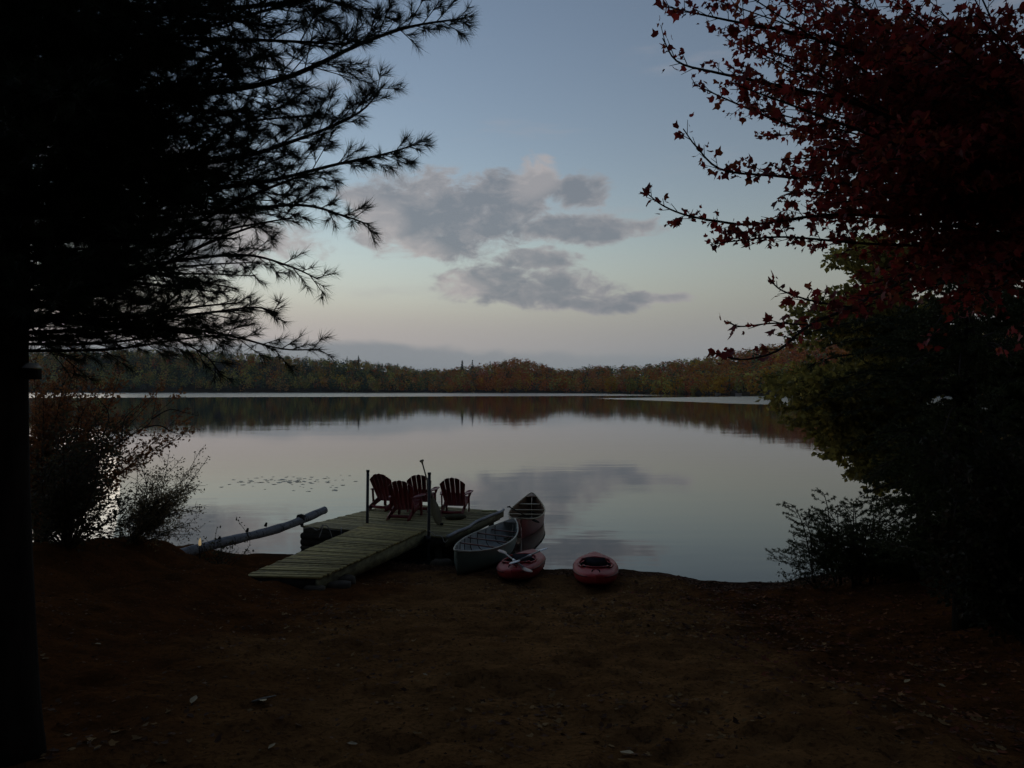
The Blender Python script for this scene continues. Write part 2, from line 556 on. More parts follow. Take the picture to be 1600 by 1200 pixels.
# ------------------------------------------------------------------ ground and lake
SX = np.array([-400, -60, -25, -14, -10, -7.5, -5.6, -4, -2, 0, 2, 3.0, 3.7, 4.5, 5.3, 7, 9, 12, 18, 30, 70, 400.])
SY = np.array([60, 30, 21, 17.5, 16.2, 15.8, 16.7, 16.5, 15.8, 15.3, 15.2, 14.9, 14.3, 14.2, 14.4, 15.2, 16.5, 18.5, 21, 26, 40, 90.])


def shoreY(x):
    return np.interp(x, SX, SY)


def gz(x, y, lumps=True):
    x = np.asarray(x, float); y = np.asarray(y, float)
    d = shoreY(x) - y + 0.35 * vnoise(x * 0.8, y * 0.8, 3) + 0.20 * vnoise(x * 2.6, y * 2.6, 4) + 0.10 * vnoise(x * 8, y * 8, 5)
    prof = np.interp(d, [-60, -12, -3, 0, 2.2, 4.0, 15.2, 30, 400], [-4, -2.2, -0.42, 0, 0.16, 0.40, 2.12, 3.4, 12])
    bl = smooth(-3.5, -5.0, x) * smooth(1.6, 4.5, d) * 0.30 + smooth(-5.2, -6.5, x) * smooth(0.0, 1.6, d) * 0.52
    br = smooth(4.5, 8.0, x) * smooth(0.0, 2.5, d) * 0.35
    z = prof + bl + br
    if lumps:
        k = smooth(0.1, 1.2, d)
        z = z + k * (0.10 * vnoise(x * 0.7, y * 0.7, 11) + 0.075 * vnoise(x * 2.1, y * 2.1, 12) + 0.075 * vnoise(x * 4.1, y * 4.1, 13) + 0.032 * vnoise(x * 13, y * 13, 14))
    return z


DENT = []
_rd = np.random.default_rng(4)
for _k in range(240):        # old footprints and scuffs in the sand
    _y = _rd.uniform(3.5, 13.2); _x = _rd.normal(.3, 2.6)
    DENT.append((_x, _y, _rd.uniform(0, 3.14), _rd.uniform(.13, .19), _rd.uniform(.06, .085), _rd.uniform(.018, .040)))


def dents(x, y):
    z = np.zeros(np.shape(x))
    for (dx, dy, a, la_, wa, dp) in DENT:
        u = ((x - dx) * math.cos(a) + (y - dy) * math.sin(a)) / la_
        v = (-(x - dx) * math.sin(a) + (y - dy) * math.cos(a)) / wa
        q = u * u + v * v
        z += np.where(q < 4, -dp * np.exp(-q * q * .9) + dp * .45 * np.exp(-(q - 1.9) ** 2 * 2.5), 0)
    return z


xs = np.concatenate([-np.geomspace(3000, 13, 26), np.arange(-12.9, 13.0, 0.095), np.geomspace(13.1, 3000, 26)])
ys = np.concatenate([-np.geomspace(600, 2.2, 18), np.arange(-2.0, 17.6, 0.07), np.geomspace(17.7, 3000, 30)])
GX, GY = np.meshgrid(xs, ys)
GZ = gz(GX, GY) + dents(GX, GY)
nx, ny = len(xs), len(ys)
ii = (np.arange(ny - 1)[:, None] * nx + np.arange(nx - 1)[None]).ravel()
g = link('ground', mesh_np('ground', np.stack([GX, GY, GZ], -1).reshape(-1, 3), [np.stack([ii, ii + 1, ii + nx + 1, ii + nx], -1)], smooth_sh=True), ground_mat())
tag(g, 'brown sandy beach sloping down to the lake', kind='structure')

w = MB().add([(-3000, 8, 0), (3000, 8, 0), (3000, 2600, 0), (-3000, 2600, 0)], [(0, 1, 2, 3)]).build('lake', water_mat())
tag(w, 'calm grey lake mirroring the dusk sky', kind='structure')

# ------------------------------------------------------------------ far hills and wood
SIL = np.array([(-900, 560), (-300, 552), (0, 548), (100, 547), (200, 545), (300, 547), (380, 550), (450, 556), (500, 560), (560, 563), (620, 570),
                (650, 576), (690, 578), (730, 573), (770, 567), (800, 561), (830, 563), (850, 570), (870, 578), (900, 577),
                (930, 572), (960, 573), (1000, 572), (1030, 568), (1060, 564), (1100, 559), (1150, 548), (1200, 539), (1250, 531), (1300, 520), (1400, 510), (1600, 500), (2100, 505), (2700, 520)], float)


def shoreD(p):     # depth of the far shore at picture column p
    return np.interp(p, [-900, 0, 400, 800, 1000, 1200, 1600, 2700], [700, 800, 800, 740, 620, 450, 380, 330])


def hill(p, r):    # terrain height at column p, r metres behind the shore
    D = shoreD(p)
    ridge = np.interp(p, [-900, 900, 1150, 2700], [210, 210, 260, 260])
    top = H + (HZ - np.interp(p, SIL[:, 0], SIL[:, 1])) / F * (D + ridge) - 11.0
    top = np.maximum(top, 2.5)
    t = np.clip(r / ridge, 0, 1)
    back = smooth(ridge, ridge + 500, r)
    return -1.2 + (top + 1.2) * (0.10 * smooth(0, 0.03, t) + 0.25 * t + 0.65 * smooth(0.0, 1, t)) * (1 - 0.5 * back)


pp = np.linspace(-900, 2700, 181)
rr = np.array([-6, 0, 3, 8, 20, 40, 70, 110, 150, 190, 210, 235, 260, 320, 500, 800])
PP, RR = np.meshgrid(pp, rr)
HY = shoreD(PP) + RR
HX = (PP - 800) / F * HY
HZZ = hill(PP, RR)
n_ = len(pp)
ii = (np.arange(len(rr) - 1)[:, None] * n_ + np.arange(n_ - 1)[None]).ravel()
M['hill'] = mat('hill', (0.035, 0.028, 0.018), (0.02, 0.018, 0.012), 0.95, 0.05, spec=0.04)
o = link('hills', mesh_np('hills', np.stack([HX, HY, HZZ], -1).reshape(-1, 3), [np.stack([ii, ii + 1, ii + n_ + 1, ii + n_], -1)], smooth_sh=True), M['hill'])
tag(o, 'low wooded hills beyond the lake', kind='structure')

PAL = {
    'dark': (0.022, 0.032, 0.020), 'green': (0.040, 0.050, 0.022), 'olive': (0.080, 0.072, 0.020),
    'rust': (0.150, 0.055, 0.013), 'red': (0.130, 0.034, 0.016), 'gold': (0.19, 0.11, 0.014), 'brown': (0.095, 0.055, 0.020), 'lime': (0.11, 0.105, 0.024),
}


def clump_crown(n, conifer, rs):
    """unit tree crown (height 1, base z=0): n leaf-clump quads as (n,4,3)"""
    z = rs.uniform(0.12, 1.0, n)
    a = rs.uniform(0, 2 * math.pi, n)
    if conifer:
        rad = 0.20 * (1.03 - z) ** 0.8 * (0.75 + 0.35 * np.sin(z * 34))
    else:
        rad = 0.34 * np.sqrt(np.clip(1 - ((z - 0.55) / 0.47) ** 2, 0.02, 1))
    rad = rad * np.sqrt(rs.uniform(0.45, 1.0, n)) * (1 + 0.25 * np.sin(3 * a + 7 * z))
    c = np.stack([rad * np.cos(a), rad * np.sin(a), z], -1)
    nrm = c - np.array([0, 0, 0.45]); nrm += rs.normal(0, 0.13, (n, 3))
    nrm /= np.linalg.norm(nrm, axis=1)[:, None]
    t1 = np.cross(nrm, rs.normal(0, 1, (n, 3))); t1 /= np.linalg.norm(t1, axis=1)[:, None]
    t2 = np.cross(nrm, t1)
    s = rs.uniform(0.05, 0.11, n)[:, None] * (0.75 if conifer else 1.0)
    return np.stack([c - t1 * s, c - t2 * s * 0.8, c + t1 * s, c + t2 * s * 0.8], 1)


crowns_d = [clump_crown(37, False, rng) for _ in range(10)]
crowns_c = [clump_crown(40, True, rng) for _ in range(6)]


def far_color(p, r, k):
    """colour of a tree of the wood by stretch of shore"""
    rust = 0.05 + 0.07 * smooth(350, 650, p) + 0.12 * smooth(620, 900, p) + 0.40 * math.exp(-((p - 790) / 90) ** 2) + 0.55 * smooth(1080, 1260, p) * smooth(60, 160, r) + 0.16 * smooth(560, 700, p)
    gold = 0.08 + 0.22 * smooth(880, 1000, p) * (1 - smooth(40, 150, r))
    green = 0.36 - 0.20 * smooth(650, 1100, p)
    u = random.random()
    z = vnoise(p / 55.0, r / 60.0, 21) * 0.5
    u = min(max(u + float(z), 0), 0.999)
    if u < gold: return 'gold' if random.random() < .6 else 'lime'
    if u < gold + rust: return random.choice(['rust', 'red', 'brown', 'rust'])
    if u < gold + rust + green: return random.choice(['green', 'olive', 'green', 'dark'])
    return random.choice(['dark', 'dark', 'olive', 'brown'] if p < 700 else ['dark', 'olive', 'brown', 'rust'])


fv, fc = [], []
for k in range(4700):
    p = random.uniform(-120, 1620)
    if p > 1420 and random.random() < 0.6: continue
    r = 290 * random.random() ** 1.25 + 1.5
    D = float(shoreD(p)) + r
    name = far_color(p, r, k)
    con = name == 'dark' and random.random() < 0.35
    h = random.triangular(8.5, 15.0, 12.0) * (1.12 if con else 1.0) * (0.8 if r < 8 else 1)
    q = random.choice(crowns_c if con else crowns_d)
    a = random.uniform(0, 6.28)
    ca, sa = math.cos(a), math.sin(a)
    w_ = random.uniform(0.85, 1.2)
    v = q.reshape(-1, 3).copy()
    v = np.stack([(v[:, 0] * ca - v[:, 1] * sa) * h * w_, (v[:, 0] * sa + v[:, 1] * ca) * h * w_, v[:, 2] * h], -1)
    base = np.array([(p - 800) / F * D, D, float(hill(p, r)) - 0.8])
    fv.append(v + base)
    c = np.array(PAL[name]) * random.uniform(2.6, 4.4) * (1.0 if name in ('dark', 'green') else 1.25)
    c = c * min(1.0, .45 / c.max())
    fc.append(np.repeat(c[None] * rng.uniform(0.75, 1.25, (len(q), 1)), 4, axis=0))
fv = np.vstack(fv); fc = np.vstack(fc)
o = link('far_wood', mesh_np('far_wood', fv, [np.arange(len(fv)).reshape(-1, 4)], fc), M['farleaf'])
tag(o, 'autumn wood covering the hills along the far shore', 'woods', kind='stuff')


def far_tree(p, r, h, colour, label, conifer=False, width=1.0, group=None, name='shore_tree', n=110, zb=None):
    D = float(shoreD(p)) + r
    base = np.array([(p - 800) / F * D, D, float(hill(p, max(r, 2))) if zb is None else zb])
    t = thing(name, label, 'tree', base, group=group)
    MB().tube([(0, 0, -0.5), (0.05, 0, h * .45), (0, 0, h * .85)], [h * .016, h * .012, h * .004], 6).build('trunk', M['twig'], t)
    q = clump_crown(n, conifer, rng).reshape(-1, 3) * np.array([h * width, h * width, h])
    c = np.repeat(np.array(PAL[colour])[None] * rng.uniform(1.6, 2.6, (n, 1)), 4, axis=0)
    link('crown', mesh_np('crown', q, [np.arange(len(q)).reshape(-1, 4)], c), M['farleaf'], t)
    return t


far_tree(1128, -1.5, 13.5, 'gold', 'tallest golden yellow tree on the far right shore')
far_tree(1100, -1.0, 8.5, 'gold', 'short bright orange-yellow tree left of the tallest golden one on the far shore')
far_tree(1176, -1.5, 8.0, 'gold', 'rightmost small golden tree on the far shore near the overhanging green leaves')
far_tree(1083, -1.5, 7.0, 'lime', 'small lime green tree low on the far right shore')
far_tree(1064, -1.5, 9.0, 'lime', 'pale green tree on the far shore left of the golden trees')
far_tree(1027, -2.0, 5.5, 'gold', 'tiny yellow tree at the water edge of the far shore')
far_tree(985, -1.5, 14, 'lime', 'broad lime green tree on the far shore below the right hill slope')
far_tree(955, -1.5, 15, 'gold', 'dull gold tree on the far shore right of the middle')
far_tree(703, -1.5, 10, 'gold', 'yellow tree on the far shore left of the middle')
far_tree(722, 195, 20, 'dark', 'taller left one of two dark pines rising above the middle ridge', True, 0.9, name='ridge_pine')
far_tree(738, 200, 18.5, 'dark', 'shorter right one of two dark pines rising above the middle ridge', True, 0.9, name='ridge_pine')
far_tree(560, 190, 18, 'dark', 'single dark conifer poking above the left ridge line', True, 0.8, name='ridge_pine')

# small pale boats pulled up on the far shore
M['paleboat'] = mat('paleboat', (0.6, 0.62, 0.62), (0.5, 0.5, 0.5), 0.4)


def far_boat(p, label, rz):
    D = float(shoreD(p)) - 3.0
    t = thing('rowboat', label, 'boat', ((p - 800) / F * D, D, 0.05), (0, 0, rz))
    st = np.linspace(-1, 1, 9)
    hb = 0.75 * (1 - np.abs(st) ** 2.4) + 0.03
    ring = []
    for s_, h_ in zip(st, hb):
        ring += [(s_ * 2.1, -h_, 0.75 + 0.2 * s_ * s_), (s_ * 2.0, -h_ * .6, 0.05), (s_ * 2.0, h_ * .6, 0.05), (s_ * 2.1, h_, 0.75 + 0.2 * s_ * s_)]
    q = []
    for i in range(8):
        for j in range(3):
            q.append((i * 4 + j, i * 4 + j + 1, i * 4 + 4 + j + 1, i * 4 + 4 + j))
    MB().add(ring, q).build('hull', M['paleboat'], t)
    for s_ in (-0.8, 0.6):
        MB().box((s_, 0, 0.55), (0.25, 1.2, 0.05)).build('bench', M['paleboat'], t)


far_boat(1122, 'left one of two tiny pale boats on the far right shore', 0.3)
far_boat(1154, 'right one of two tiny pale boats on the far right shore', -0.2)

# ------------------------------------------------------------------ dock
DZ = 0.50
NL = np.array([-4.91, 17.27]); BL = np.array([-3.25, 20.85]); FR = np.array([-0.29, 19.45]); NR = np.array([-1.42, 15.98])
dock = thing('dock', 'square weathered plank dock standing in the water under the red chairs', 'dock', (0, 0, 0))


def quad_planks(parent, n, a0, a1, b0, b1, z0, z1, matname, th=0.035, gap=0.012, over=0.0, jitter=0.012):
    """planks across the strip whose left edge runs a0->a1 and right edge b0->b1"""
    for i in range(n):
        t0, t1 = i / n, (i + 1) / n
        L = np.linalg.norm(np.asarray(a1) - a0)
        g_ = gap / L / 2
        t0 += g_; t1 -= g_
        j0, j1 = random.uniform(-jitter, jitter), random.uniform(-jitter, jitter)
        dz = random.uniform(-0.006, 0.007)

        def pt(t, s, zoff):
            a = np.asarray(a0) + (np.asarray(a1) - a0) * t
            b_ = np.asarray(b0) + (np.asarray(b1) - b0) * t
            d = (b_ - a) / np.linalg.norm(b_ - a)
            p = a - d * (over + j0) if s == 0 else b_ + d * (over + j1)
            return (p[0], p[1], z0 + (z1 - z0) * t + zoff + dz)
        bot = [pt(t0, 0, -th), pt(t0, 1, -th), pt(t1, 1, -th), pt(t1, 0, -th)]
        top = [pt(t0, 0, 0), pt(t0, 1, 0), pt(t1, 1, 0), pt(t1, 0, 0)]
        MB().hexa(bot, top).build('plank', M[matname], parent)


quad_planks(dock, 27, NL, BL, NR, FR, DZ, DZ, 'deckplank', gap=.018)


def v3(p, z): return np.array([p[0], p[1], z])


def inset(p, k=0.05):
    c = (NL + BL + FR + NR) / 4
    return p + (c - p) / np.linalg.norm(c - p) * k


iNL, iBL, iFR, iNR = map(inset, (NL, BL, FR, NR))
for a, b_ in ((iNL, iNR), (iNR, iFR), (iFR, iBL), (iBL, iNL)):
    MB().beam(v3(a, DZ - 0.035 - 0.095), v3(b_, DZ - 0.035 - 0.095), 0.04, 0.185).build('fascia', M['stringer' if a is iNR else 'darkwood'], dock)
for k in range(1, 4):
    a = iNL + (iBL - iNL) * k / 4; b_ = iNR + (iFR - iNR) * k / 4
    d = (b_ - a) / np.linalg.norm(b_ - a)
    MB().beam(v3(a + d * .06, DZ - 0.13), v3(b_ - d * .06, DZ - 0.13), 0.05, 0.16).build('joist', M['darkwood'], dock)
# crib of logs and posts under the deck
for s in (0.06, 0.5, 0.94):
    for t in (0.03, 0.5, 0.97):
        a = iNL + (iBL - iNL) * t; b_ = iNR + (iFR - iNR) * t
        p = a + (b_ - a) * s
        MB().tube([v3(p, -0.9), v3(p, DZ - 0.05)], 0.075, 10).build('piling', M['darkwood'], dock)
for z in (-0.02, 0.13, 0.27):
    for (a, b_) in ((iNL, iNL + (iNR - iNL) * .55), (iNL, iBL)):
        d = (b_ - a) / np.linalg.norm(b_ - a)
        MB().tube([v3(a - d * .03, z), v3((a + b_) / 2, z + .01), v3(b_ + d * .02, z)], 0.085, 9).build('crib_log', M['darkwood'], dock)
# pale padded edging along the right side
e0, e1 = NR + np.array([0.02, -0.1]), FR + np.array([0.06, 0.02])
path = []
for t in np.linspace(0, 1, 26):
    p = e0 + (e1 - e0) * t
    nrm = np.array([(e1 - e0)[1], -(e1 - e0)[0]]); nrm /= np.linalg.norm(nrm)
    wv = 0.022 * math.sin(t * 9.0) + 0.02 * math.sin(t * 21 + 1)
    path.append((p[0] + nrm[0] * wv, p[1] + nrm[1] * wv, DZ + 0.032 + 0.010 * math.sin(t * 12 + .6)))
MB().tube(path, 0.034, 10).build('edge_bumper', M['bumper'], dock, True)
MB().beam(v3(e0, DZ - 0.08), v3(e1, DZ - 0.08), 0.03, 0.15).build('edge_board', M['stringer'], dock)

ramp = thing('gangway', 'long plank gangway leading from the beach up to the dock', 'gangway', (0, 0, 0))
rNL, rNR, rFR, rFL = np.array([-4.43, 12.30]), np.array([-3.19, 12.22]), np.array([-1.87, 16.28]), np.array([-3.30, 16.95])
RZ0, RZ1 = 0.60, 0.63
quad_planks(ramp, 35, rNL, rFL, rNR, rFR, RZ0, RZ1, 'plank', over=0.015, gap=.022)
dirr = (rFR - rNR) / np.linalg.norm(rFR - rNR); sidr = np.array([dirr[1], -dirr[0]])
for a, b_ in ((rNR, rFR), (rNL, rFL)):
    s = -1 if a is rNR else 1
    a2 = a + sidr * s * 0.04; b2 = b_ + sidr * s * 0.04
    MB().beam(v3(a2 + dirr * .005, RZ0 - 0.04 - 0.13), v3(b2, RZ1 - 0.04 - 0.13), 0.05, 0.25).build('stringer', M['stringer'], ramp)
m0, m1 = (rNL + rNR) / 2 + dirr * .06, (rFL + rFR) / 2
MB().beam(v3(m0, RZ0 - 0.14), v3(m1, RZ1 - 0.14), 0.05, 0.18).build('stringer', M['darkwood'], ramp)
MB().beam(v3(rNL + sidr * .08 + dirr * .03, RZ0 - 0.15), v3(rNR - sidr * .07 + dirr * .03, RZ0 - 0.15), 0.04, 0.2).build('end_board', M['darkwood'], ramp)

for (bx, by, tx, ty, Yp, lab) in ((573, 815, 575, 735, 17.0, 'left one of two thin dark mooring posts at the gangway end'),
                                  (669, 850, 671, 739, 16.05, 'right one of two thin dark mooring posts at the gangway end')):
    a = P(bx, by, Yp); b_ = P(tx, ty, Yp)
    t = thing('mooring_post', lab, 'post', (a[0], a[1], 0))
    lo = np.array([a[0], a[1], -0.8]); 
    MB().tube([lo - (a[0], a[1], 0), b_ - (a[0], a[1], 0)], 0.034, 10).build('pole', M['post'], t, False)
    MB().tube([b_ - (a[0], a[1], 0) + (0, 0, -.03), b_ - (a[0], a[1], 0) + (0, 0, .012)], 0.040, 10).build('cap', M['post'], t)
    MB().tube([(0, 0, 0.40), (0, 0, 0.52)], 0.062, 10).build('bracket', M['post'], t)

# ropes on the near left corner of the dock
def rope(label, pts, r=0.012, name='mooring_rope'):
    o = MB().tube(curve(pts, 30), r, 6).build(name, M['rope'], None, True)
    tag(o, label, 'rope')
    return o


rope('pale rope looped over the dark near corner of the dock', [P(474, 826, 17.0), P(487, 824, 17.05), P(497, 828, 16.9), P(505, 820.5, 16.95), P(499, 840, 16.78)])
rope('pale rope hanging in a bight beside the gangway rail', [P(505, 820, 17.05), P(512, 822, 16.9), P(517, 832, 16.8), P(520, 842, 16.76)], 0.010)
rope('thin rope stretched along the dock edge beside the gangway', [P(510, 826, 16.98), P(523, 828, 16.95), P(545, 829, 16.86), P(560, 831, 16.7)], 0.010)
rope('dark rope sagging from the right mooring post to the dock corner', [P(671, 829, 16.0), P(680, 836, 15.9), P(690, 838, 15.85), P(695, 847, 15.83), P(700, 843, 15.86)], 0.009)
o = MB().beam(P(533.5, 824, 16.72), P(533.5, 834, 16.72), 0.02, 0.02, (0, 1, 0)).build('rope_cleat', M['bumper'])
tag(o, 'short pale upright peg beside the gangway near the rope', 'peg')

# stones under the gangway
def stone(name, loc, s, label, seed):
    rs = np.random.default_rng(seed)
    v, q = [], []
    n, k = 7, 10
    for i in range(n):
        ph = -math.pi / 2 + math.pi * i / (n - 1)
        for j in range(k):
            th = 2 * math.pi * j / k
            d = np.array([math.cos(ph) * math.cos(th), math.cos(ph) * math.sin(th), math.sin(ph)])
            d = np.sign(d) * np.abs(d) ** 0.65
            v.append(d * s * (1 + rs.uniform(-.09, .09)))
    for i in range(n - 1):
        for j in range(k):
            q.append((i * k + j, i * k + (j + 1) % k, (i + 1) * k + (j + 1) % k, (i + 1) * k + j))
    o = MB().add(v, q).build(name, M['stone'])
    o.location = loc; o.rotation_euler = (0, 0, rs.uniform(-.5, .5))
    tag(o, label, 'stone')


for (x_, y_, Yp, s, lab) in ((492, 925, 12.25, (.20, .14, .07), 'flat stone under the near end of the gangway'),
                             (530, 921, 12.55, (.22, .15, .08), 'flat grey stone right of the gangway corner'),
                             (541, 908, 12.95, (.17, .16, .13), 'blocky stone behind the flat one beside the gangway'),
                             (690, 866, 15.6, (.24, .16, .10), 'pale slab lying at the waterline under the dock corner')):
    p = P(x_, y_, Yp)
    p[2] = float(gz(p[0], p[1])) + s[2] * 0.25
    stone('stone', p, np.array(s), lab, int(x_))

# ------------------------------------------------------------------ chairs
def make_chair():
    t = thing('adirondack_chair', 'x', 'chair')
    ch = M['chair']
    for s in (-1, 1):
        # side rail runs from the seat front down to the ground at the back
        m = MB()
        x0, x1 = s * .255, s * .28
        prof = [(0.44, 0.25), (0.44, 0.37), (0.30, 0.375), (-0.10, 0.26), (-0.50, 0.10), (-0.56, 0.0), (-0.40, 0.0), (-0.05, 0.13)]
        k = len(prof)
        v = [(x0, a, b_) for a, b_ in prof] + [(x1, a, b_) for a, b_ in prof]
        q = [(i, (i + 1) % k, k + (i + 1) % k, k + i) for i in range(k)]
        tr = []
        for base in (0, k):
            for (a, b_, c) in ((0, 1, 2), (0, 2, 7), (7, 2, 3), (7, 3, 6), (6, 3, 4), (6, 4, 5)):
                tr.append((base + a, base + b_, base + c))
        m.add(v, q, tr).build('side_rail', ch, t)
        MB().box((s * .297, .385, .255), (.028, .11, .51)).build('front_leg', ch, t)
        MB().beam((s * .297, -.20, .15), (s * .297, -.24, .52), .028, .07, (0, 1, 0)).build('rear_post', ch, t)
        # paddle shaped arm, wider at the front
        xi = s * .245
        av = [(xi, -.30, 0), (s * .33, -.30, 0), (s * .40, .05, 0), (s * .405, .44, 0), (s * .375, .50, 0), (s * .285, .50, 0), (xi + s * .01, .42, 0)]
        k = len(av)
        v = [(a, b_, .515) for a, b_, _ in av] + [(a, b_, .54) for a, b_, _ in av]
        q = [(i, (i + 1) % k, k + (i + 1) % k, k + i) for i in range(k)]
        tr = [(0, i, i + 1) for i in range(1, k - 1)] + [(k, k + i + 1, k + i) for i in range(1, k - 1)]
        MB().add(v, q, tr).build('arm', ch, t)
        MB().add([(s * .311, .42, .51), (s * .37, .42, .51), (s * .311, .42, .36), (s * .311, .44, .51), (s * .37, .44, .51), (s * .311, .44, .36)],
                 [(0, 1, 4, 3), (1, 2, 5, 4), (2, 0, 3, 5)], [(0, 2, 1), (3, 4, 5)]).build('arm_bracket', ch, t)
    # seat slats
    for i in range(6):
        y = .42 - i * .087
        z = np.interp(y, [-.10, .30, .44], [.27, .385, .385])
        ang = math.atan2(.115, .40) if y < .28 else 0
        MB().box((0, y, z), (.56, .078, .02), Matrix.Rotation(ang, 3, 'X')).build('seat_slat', ch, t)
    MB().box((0, .445, .31), (.51, .02, .12)).build('front_apron', ch, t)
    # fan back: five slats
    b0 = np.array([0, -.05, .20]); up = np.array([0, -.40, .80]); L = np.linalg.norm(up); up /= L
    nrm = np.cross([1, 0, 0], up)
    for i in range(5):
        u = (i - 2)
        wb, wt = .090, .122
        xb, xt = u * .097, u * .134
        hl = [0.715, 0.815, 0.845, 0.815, 0.715][i]
        hr = hl
        out = (0, .022, .055)[abs(u)]
        l_top = hl + (out if u > 0 else -out if u < 0 else -.012)
        r_top = hl + (-out if u > 0 else out if u < 0 else -.012)
        pts = [(xb - wb / 2, 0), (xb + wb / 2, 0), (xt + wt / 2, r_top), (xt, hl + .012), (xt - wt / 2, l_top)]
        f = [b0 + np.array([a, 0, 0]) + up * h_ for a, h_ in pts]
        bk = [p_ - nrm * .02 for p_ in f]
        k = 5
        MB().add(f + bk, [(j, (j + 1) % k, k + (j + 1) % k, k + j) for j in range(k)],
                 [(0, 1, 2), (0, 2, 3), (0, 3, 4), (5, 7, 6), (5, 8, 7), (5, 9, 8)]).build('back_slat', ch, t)
    for h_, w_ in ((.34, .60), (.02, .51)):
        c = b0 + up * h_ - nrm * .034
        MB().beam(c - (w_ / 2, 0, 0), c + (w_ / 2, 0, 0), .07, .024, nrm).build('back_rail', ch, t)
    MB().box((0, -.40, .085), (.51, .022, .07)).build('rear_stretcher', ch, t)
    return t


chair0 = make_chair()
CH = [  # pixel of the ground point, angle of facing (clockwise from straight away), label
    (711, 802, 7, 'red slatted garden chair standing apart on the right of the dock'),
    (633, 808, 12, 'nearest red slatted garden chair beside the gangway end'),
    (659, 795.5, 5, 'red slatted garden chair behind the nearest one, with the wooden paddle leaning on it'),
    (605, 793.5, 22, 'farthest left red slatted garden chair turned toward the right'),
]
for i, (x_, y_, a, lab) in enumerate(CH):
    c = chair0 if i == 0 else copy_tree(chair0)
    p = Pz(x_, y_, DZ + 0.004)
    c.location = p; c.rotation_euler = (0, 0, -R(a)); c.scale = (1.0, 1.0, 1.0)
    tag(c, lab, 'chair', 'red garden chairs on the dock')


def blade(m, c0, axis, side, L, W, th=0.012):
    """paddle blade growing from c0 along axis"""
    axis = np.asarray(axis, float); side = np.asarray(side, float)
    nrm = np.cross(axis, side)
    prof = [(0, .12), (.12, .55), (.35, .92), (.6, 1.0), (.85, .85), (.97, .45), (1.0, .12)]
    v, q = [], []
    for t, w_ in prof:
        c = c0 + axis * L * t
        for sx, sn in ((-1, 0), (0, 1), (1, 0), (0, -1)):
            v.append(c + side * sx * W / 2 * w_ + nrm * sn * th / 2)
    for i in range(len(prof) - 1):
        for j in range(4):
            q.append((i * 4 + j, i * 4 + (j + 1) % 4, i * 4 + 4 + (j + 1) % 4, i * 4 + 4 + j))
    e = (len(prof) - 1) * 4
    m.add(v, q + [(0, 1, 2, 3), (e + 3, e + 2, e + 1, e)])
    return m


# wooden paddle propped upright
pt, pbm = P(659, 720, 17.6), P(687, 812, 17.35)
pbm[2] = DZ + .01
ax = (pbm - pt) / np.linalg.norm(pbm - pt); LL = np.linalg.norm(pbm - pt)
pd = thing('canoe_paddle', 'wooden canoe paddle propped upright, grip up, against the red chair', 'paddle', pbm)
sd = np.cross(ax, (0, 1, 0)); sd /= np.linalg.norm(sd)
MB().tube([pt - pbm, (pbm - ax * LL * .42) - pbm], 0.017, 8).build('shaft', M['paddlewood'], pd, True)
gm = MB()
gm.tube([pt - pbm - sd * .05, pt - pbm - sd * .03 , pt - pbm + sd * .03, pt - pbm + sd * .05], [.018, .028, .028, .018], 8)
gm.tube([pt - pbm, pt - pbm + ax * .09], [.032, .017], 8)
gm.build('grip', M['paddlewood'], pd)
blade(MB(), pbm - ax * LL * .46 - pbm, ax, sd, LL * .46, .21, .02).build('blade', M['paddlewood'], pd)

# things lying on the dock
def pillow(name, loc, s, rz, matn, label, cat):
    v, q = [], []
    n, k = 9, 16
    for i in range(n):
        ph = -math.pi / 2 + math.pi * i / (n - 1)
        for j in range(k):
            th = 2 * math.pi * j / k
            cx, cy = math.cos(th), math.sin(th)
            sq = 1.0 / max(abs(cx) ** 3 + abs(cy) ** 3, 1e-6) ** (1 / 3.0)
            c = math.cos(ph) ** .7 if math.cos(ph) > 0 else 0
            v.append((cx * sq * c * s[0], cy * sq * c * s[1], math.sin(ph) * s[2] * (1 - .25 * (cx * c) ** 4) + s[2]))
    for i in range(n - 1):
        for j in range(k):
            q.append((i * k + j, i * k + (j + 1) % k, (i + 1) * k + (j + 1) % k, (i + 1) * k + j))
    o = MB().add(v, q).build(name, M[matn], None, True)
    o.location = loc; o.rotation_euler = (0, 0, rz)
    tag(o, label, cat)


pillow('seat_cushion', Pz(712, 811, DZ + .002), (.27, .16, .065), .15, 'olive', 'olive brown cushion lying behind the right red chair', 'cushion')
pillow('pine_cone', Pz(690, 820.5, DZ + .002), (.05, .035, .03), .5, 'black', 'small dark lump on the planks near the right post', 'debris')
b0_ = Pz(753, 797.8, DZ + .012); b1_ = Pz(776, 797.6, DZ + .012)
o = MB().beam(b0_, b1_, .10, .02).build('board', M['yellowgreen'])
tag(o, 'yellow-green strip lying at the far right corner of the dock', 'strip')

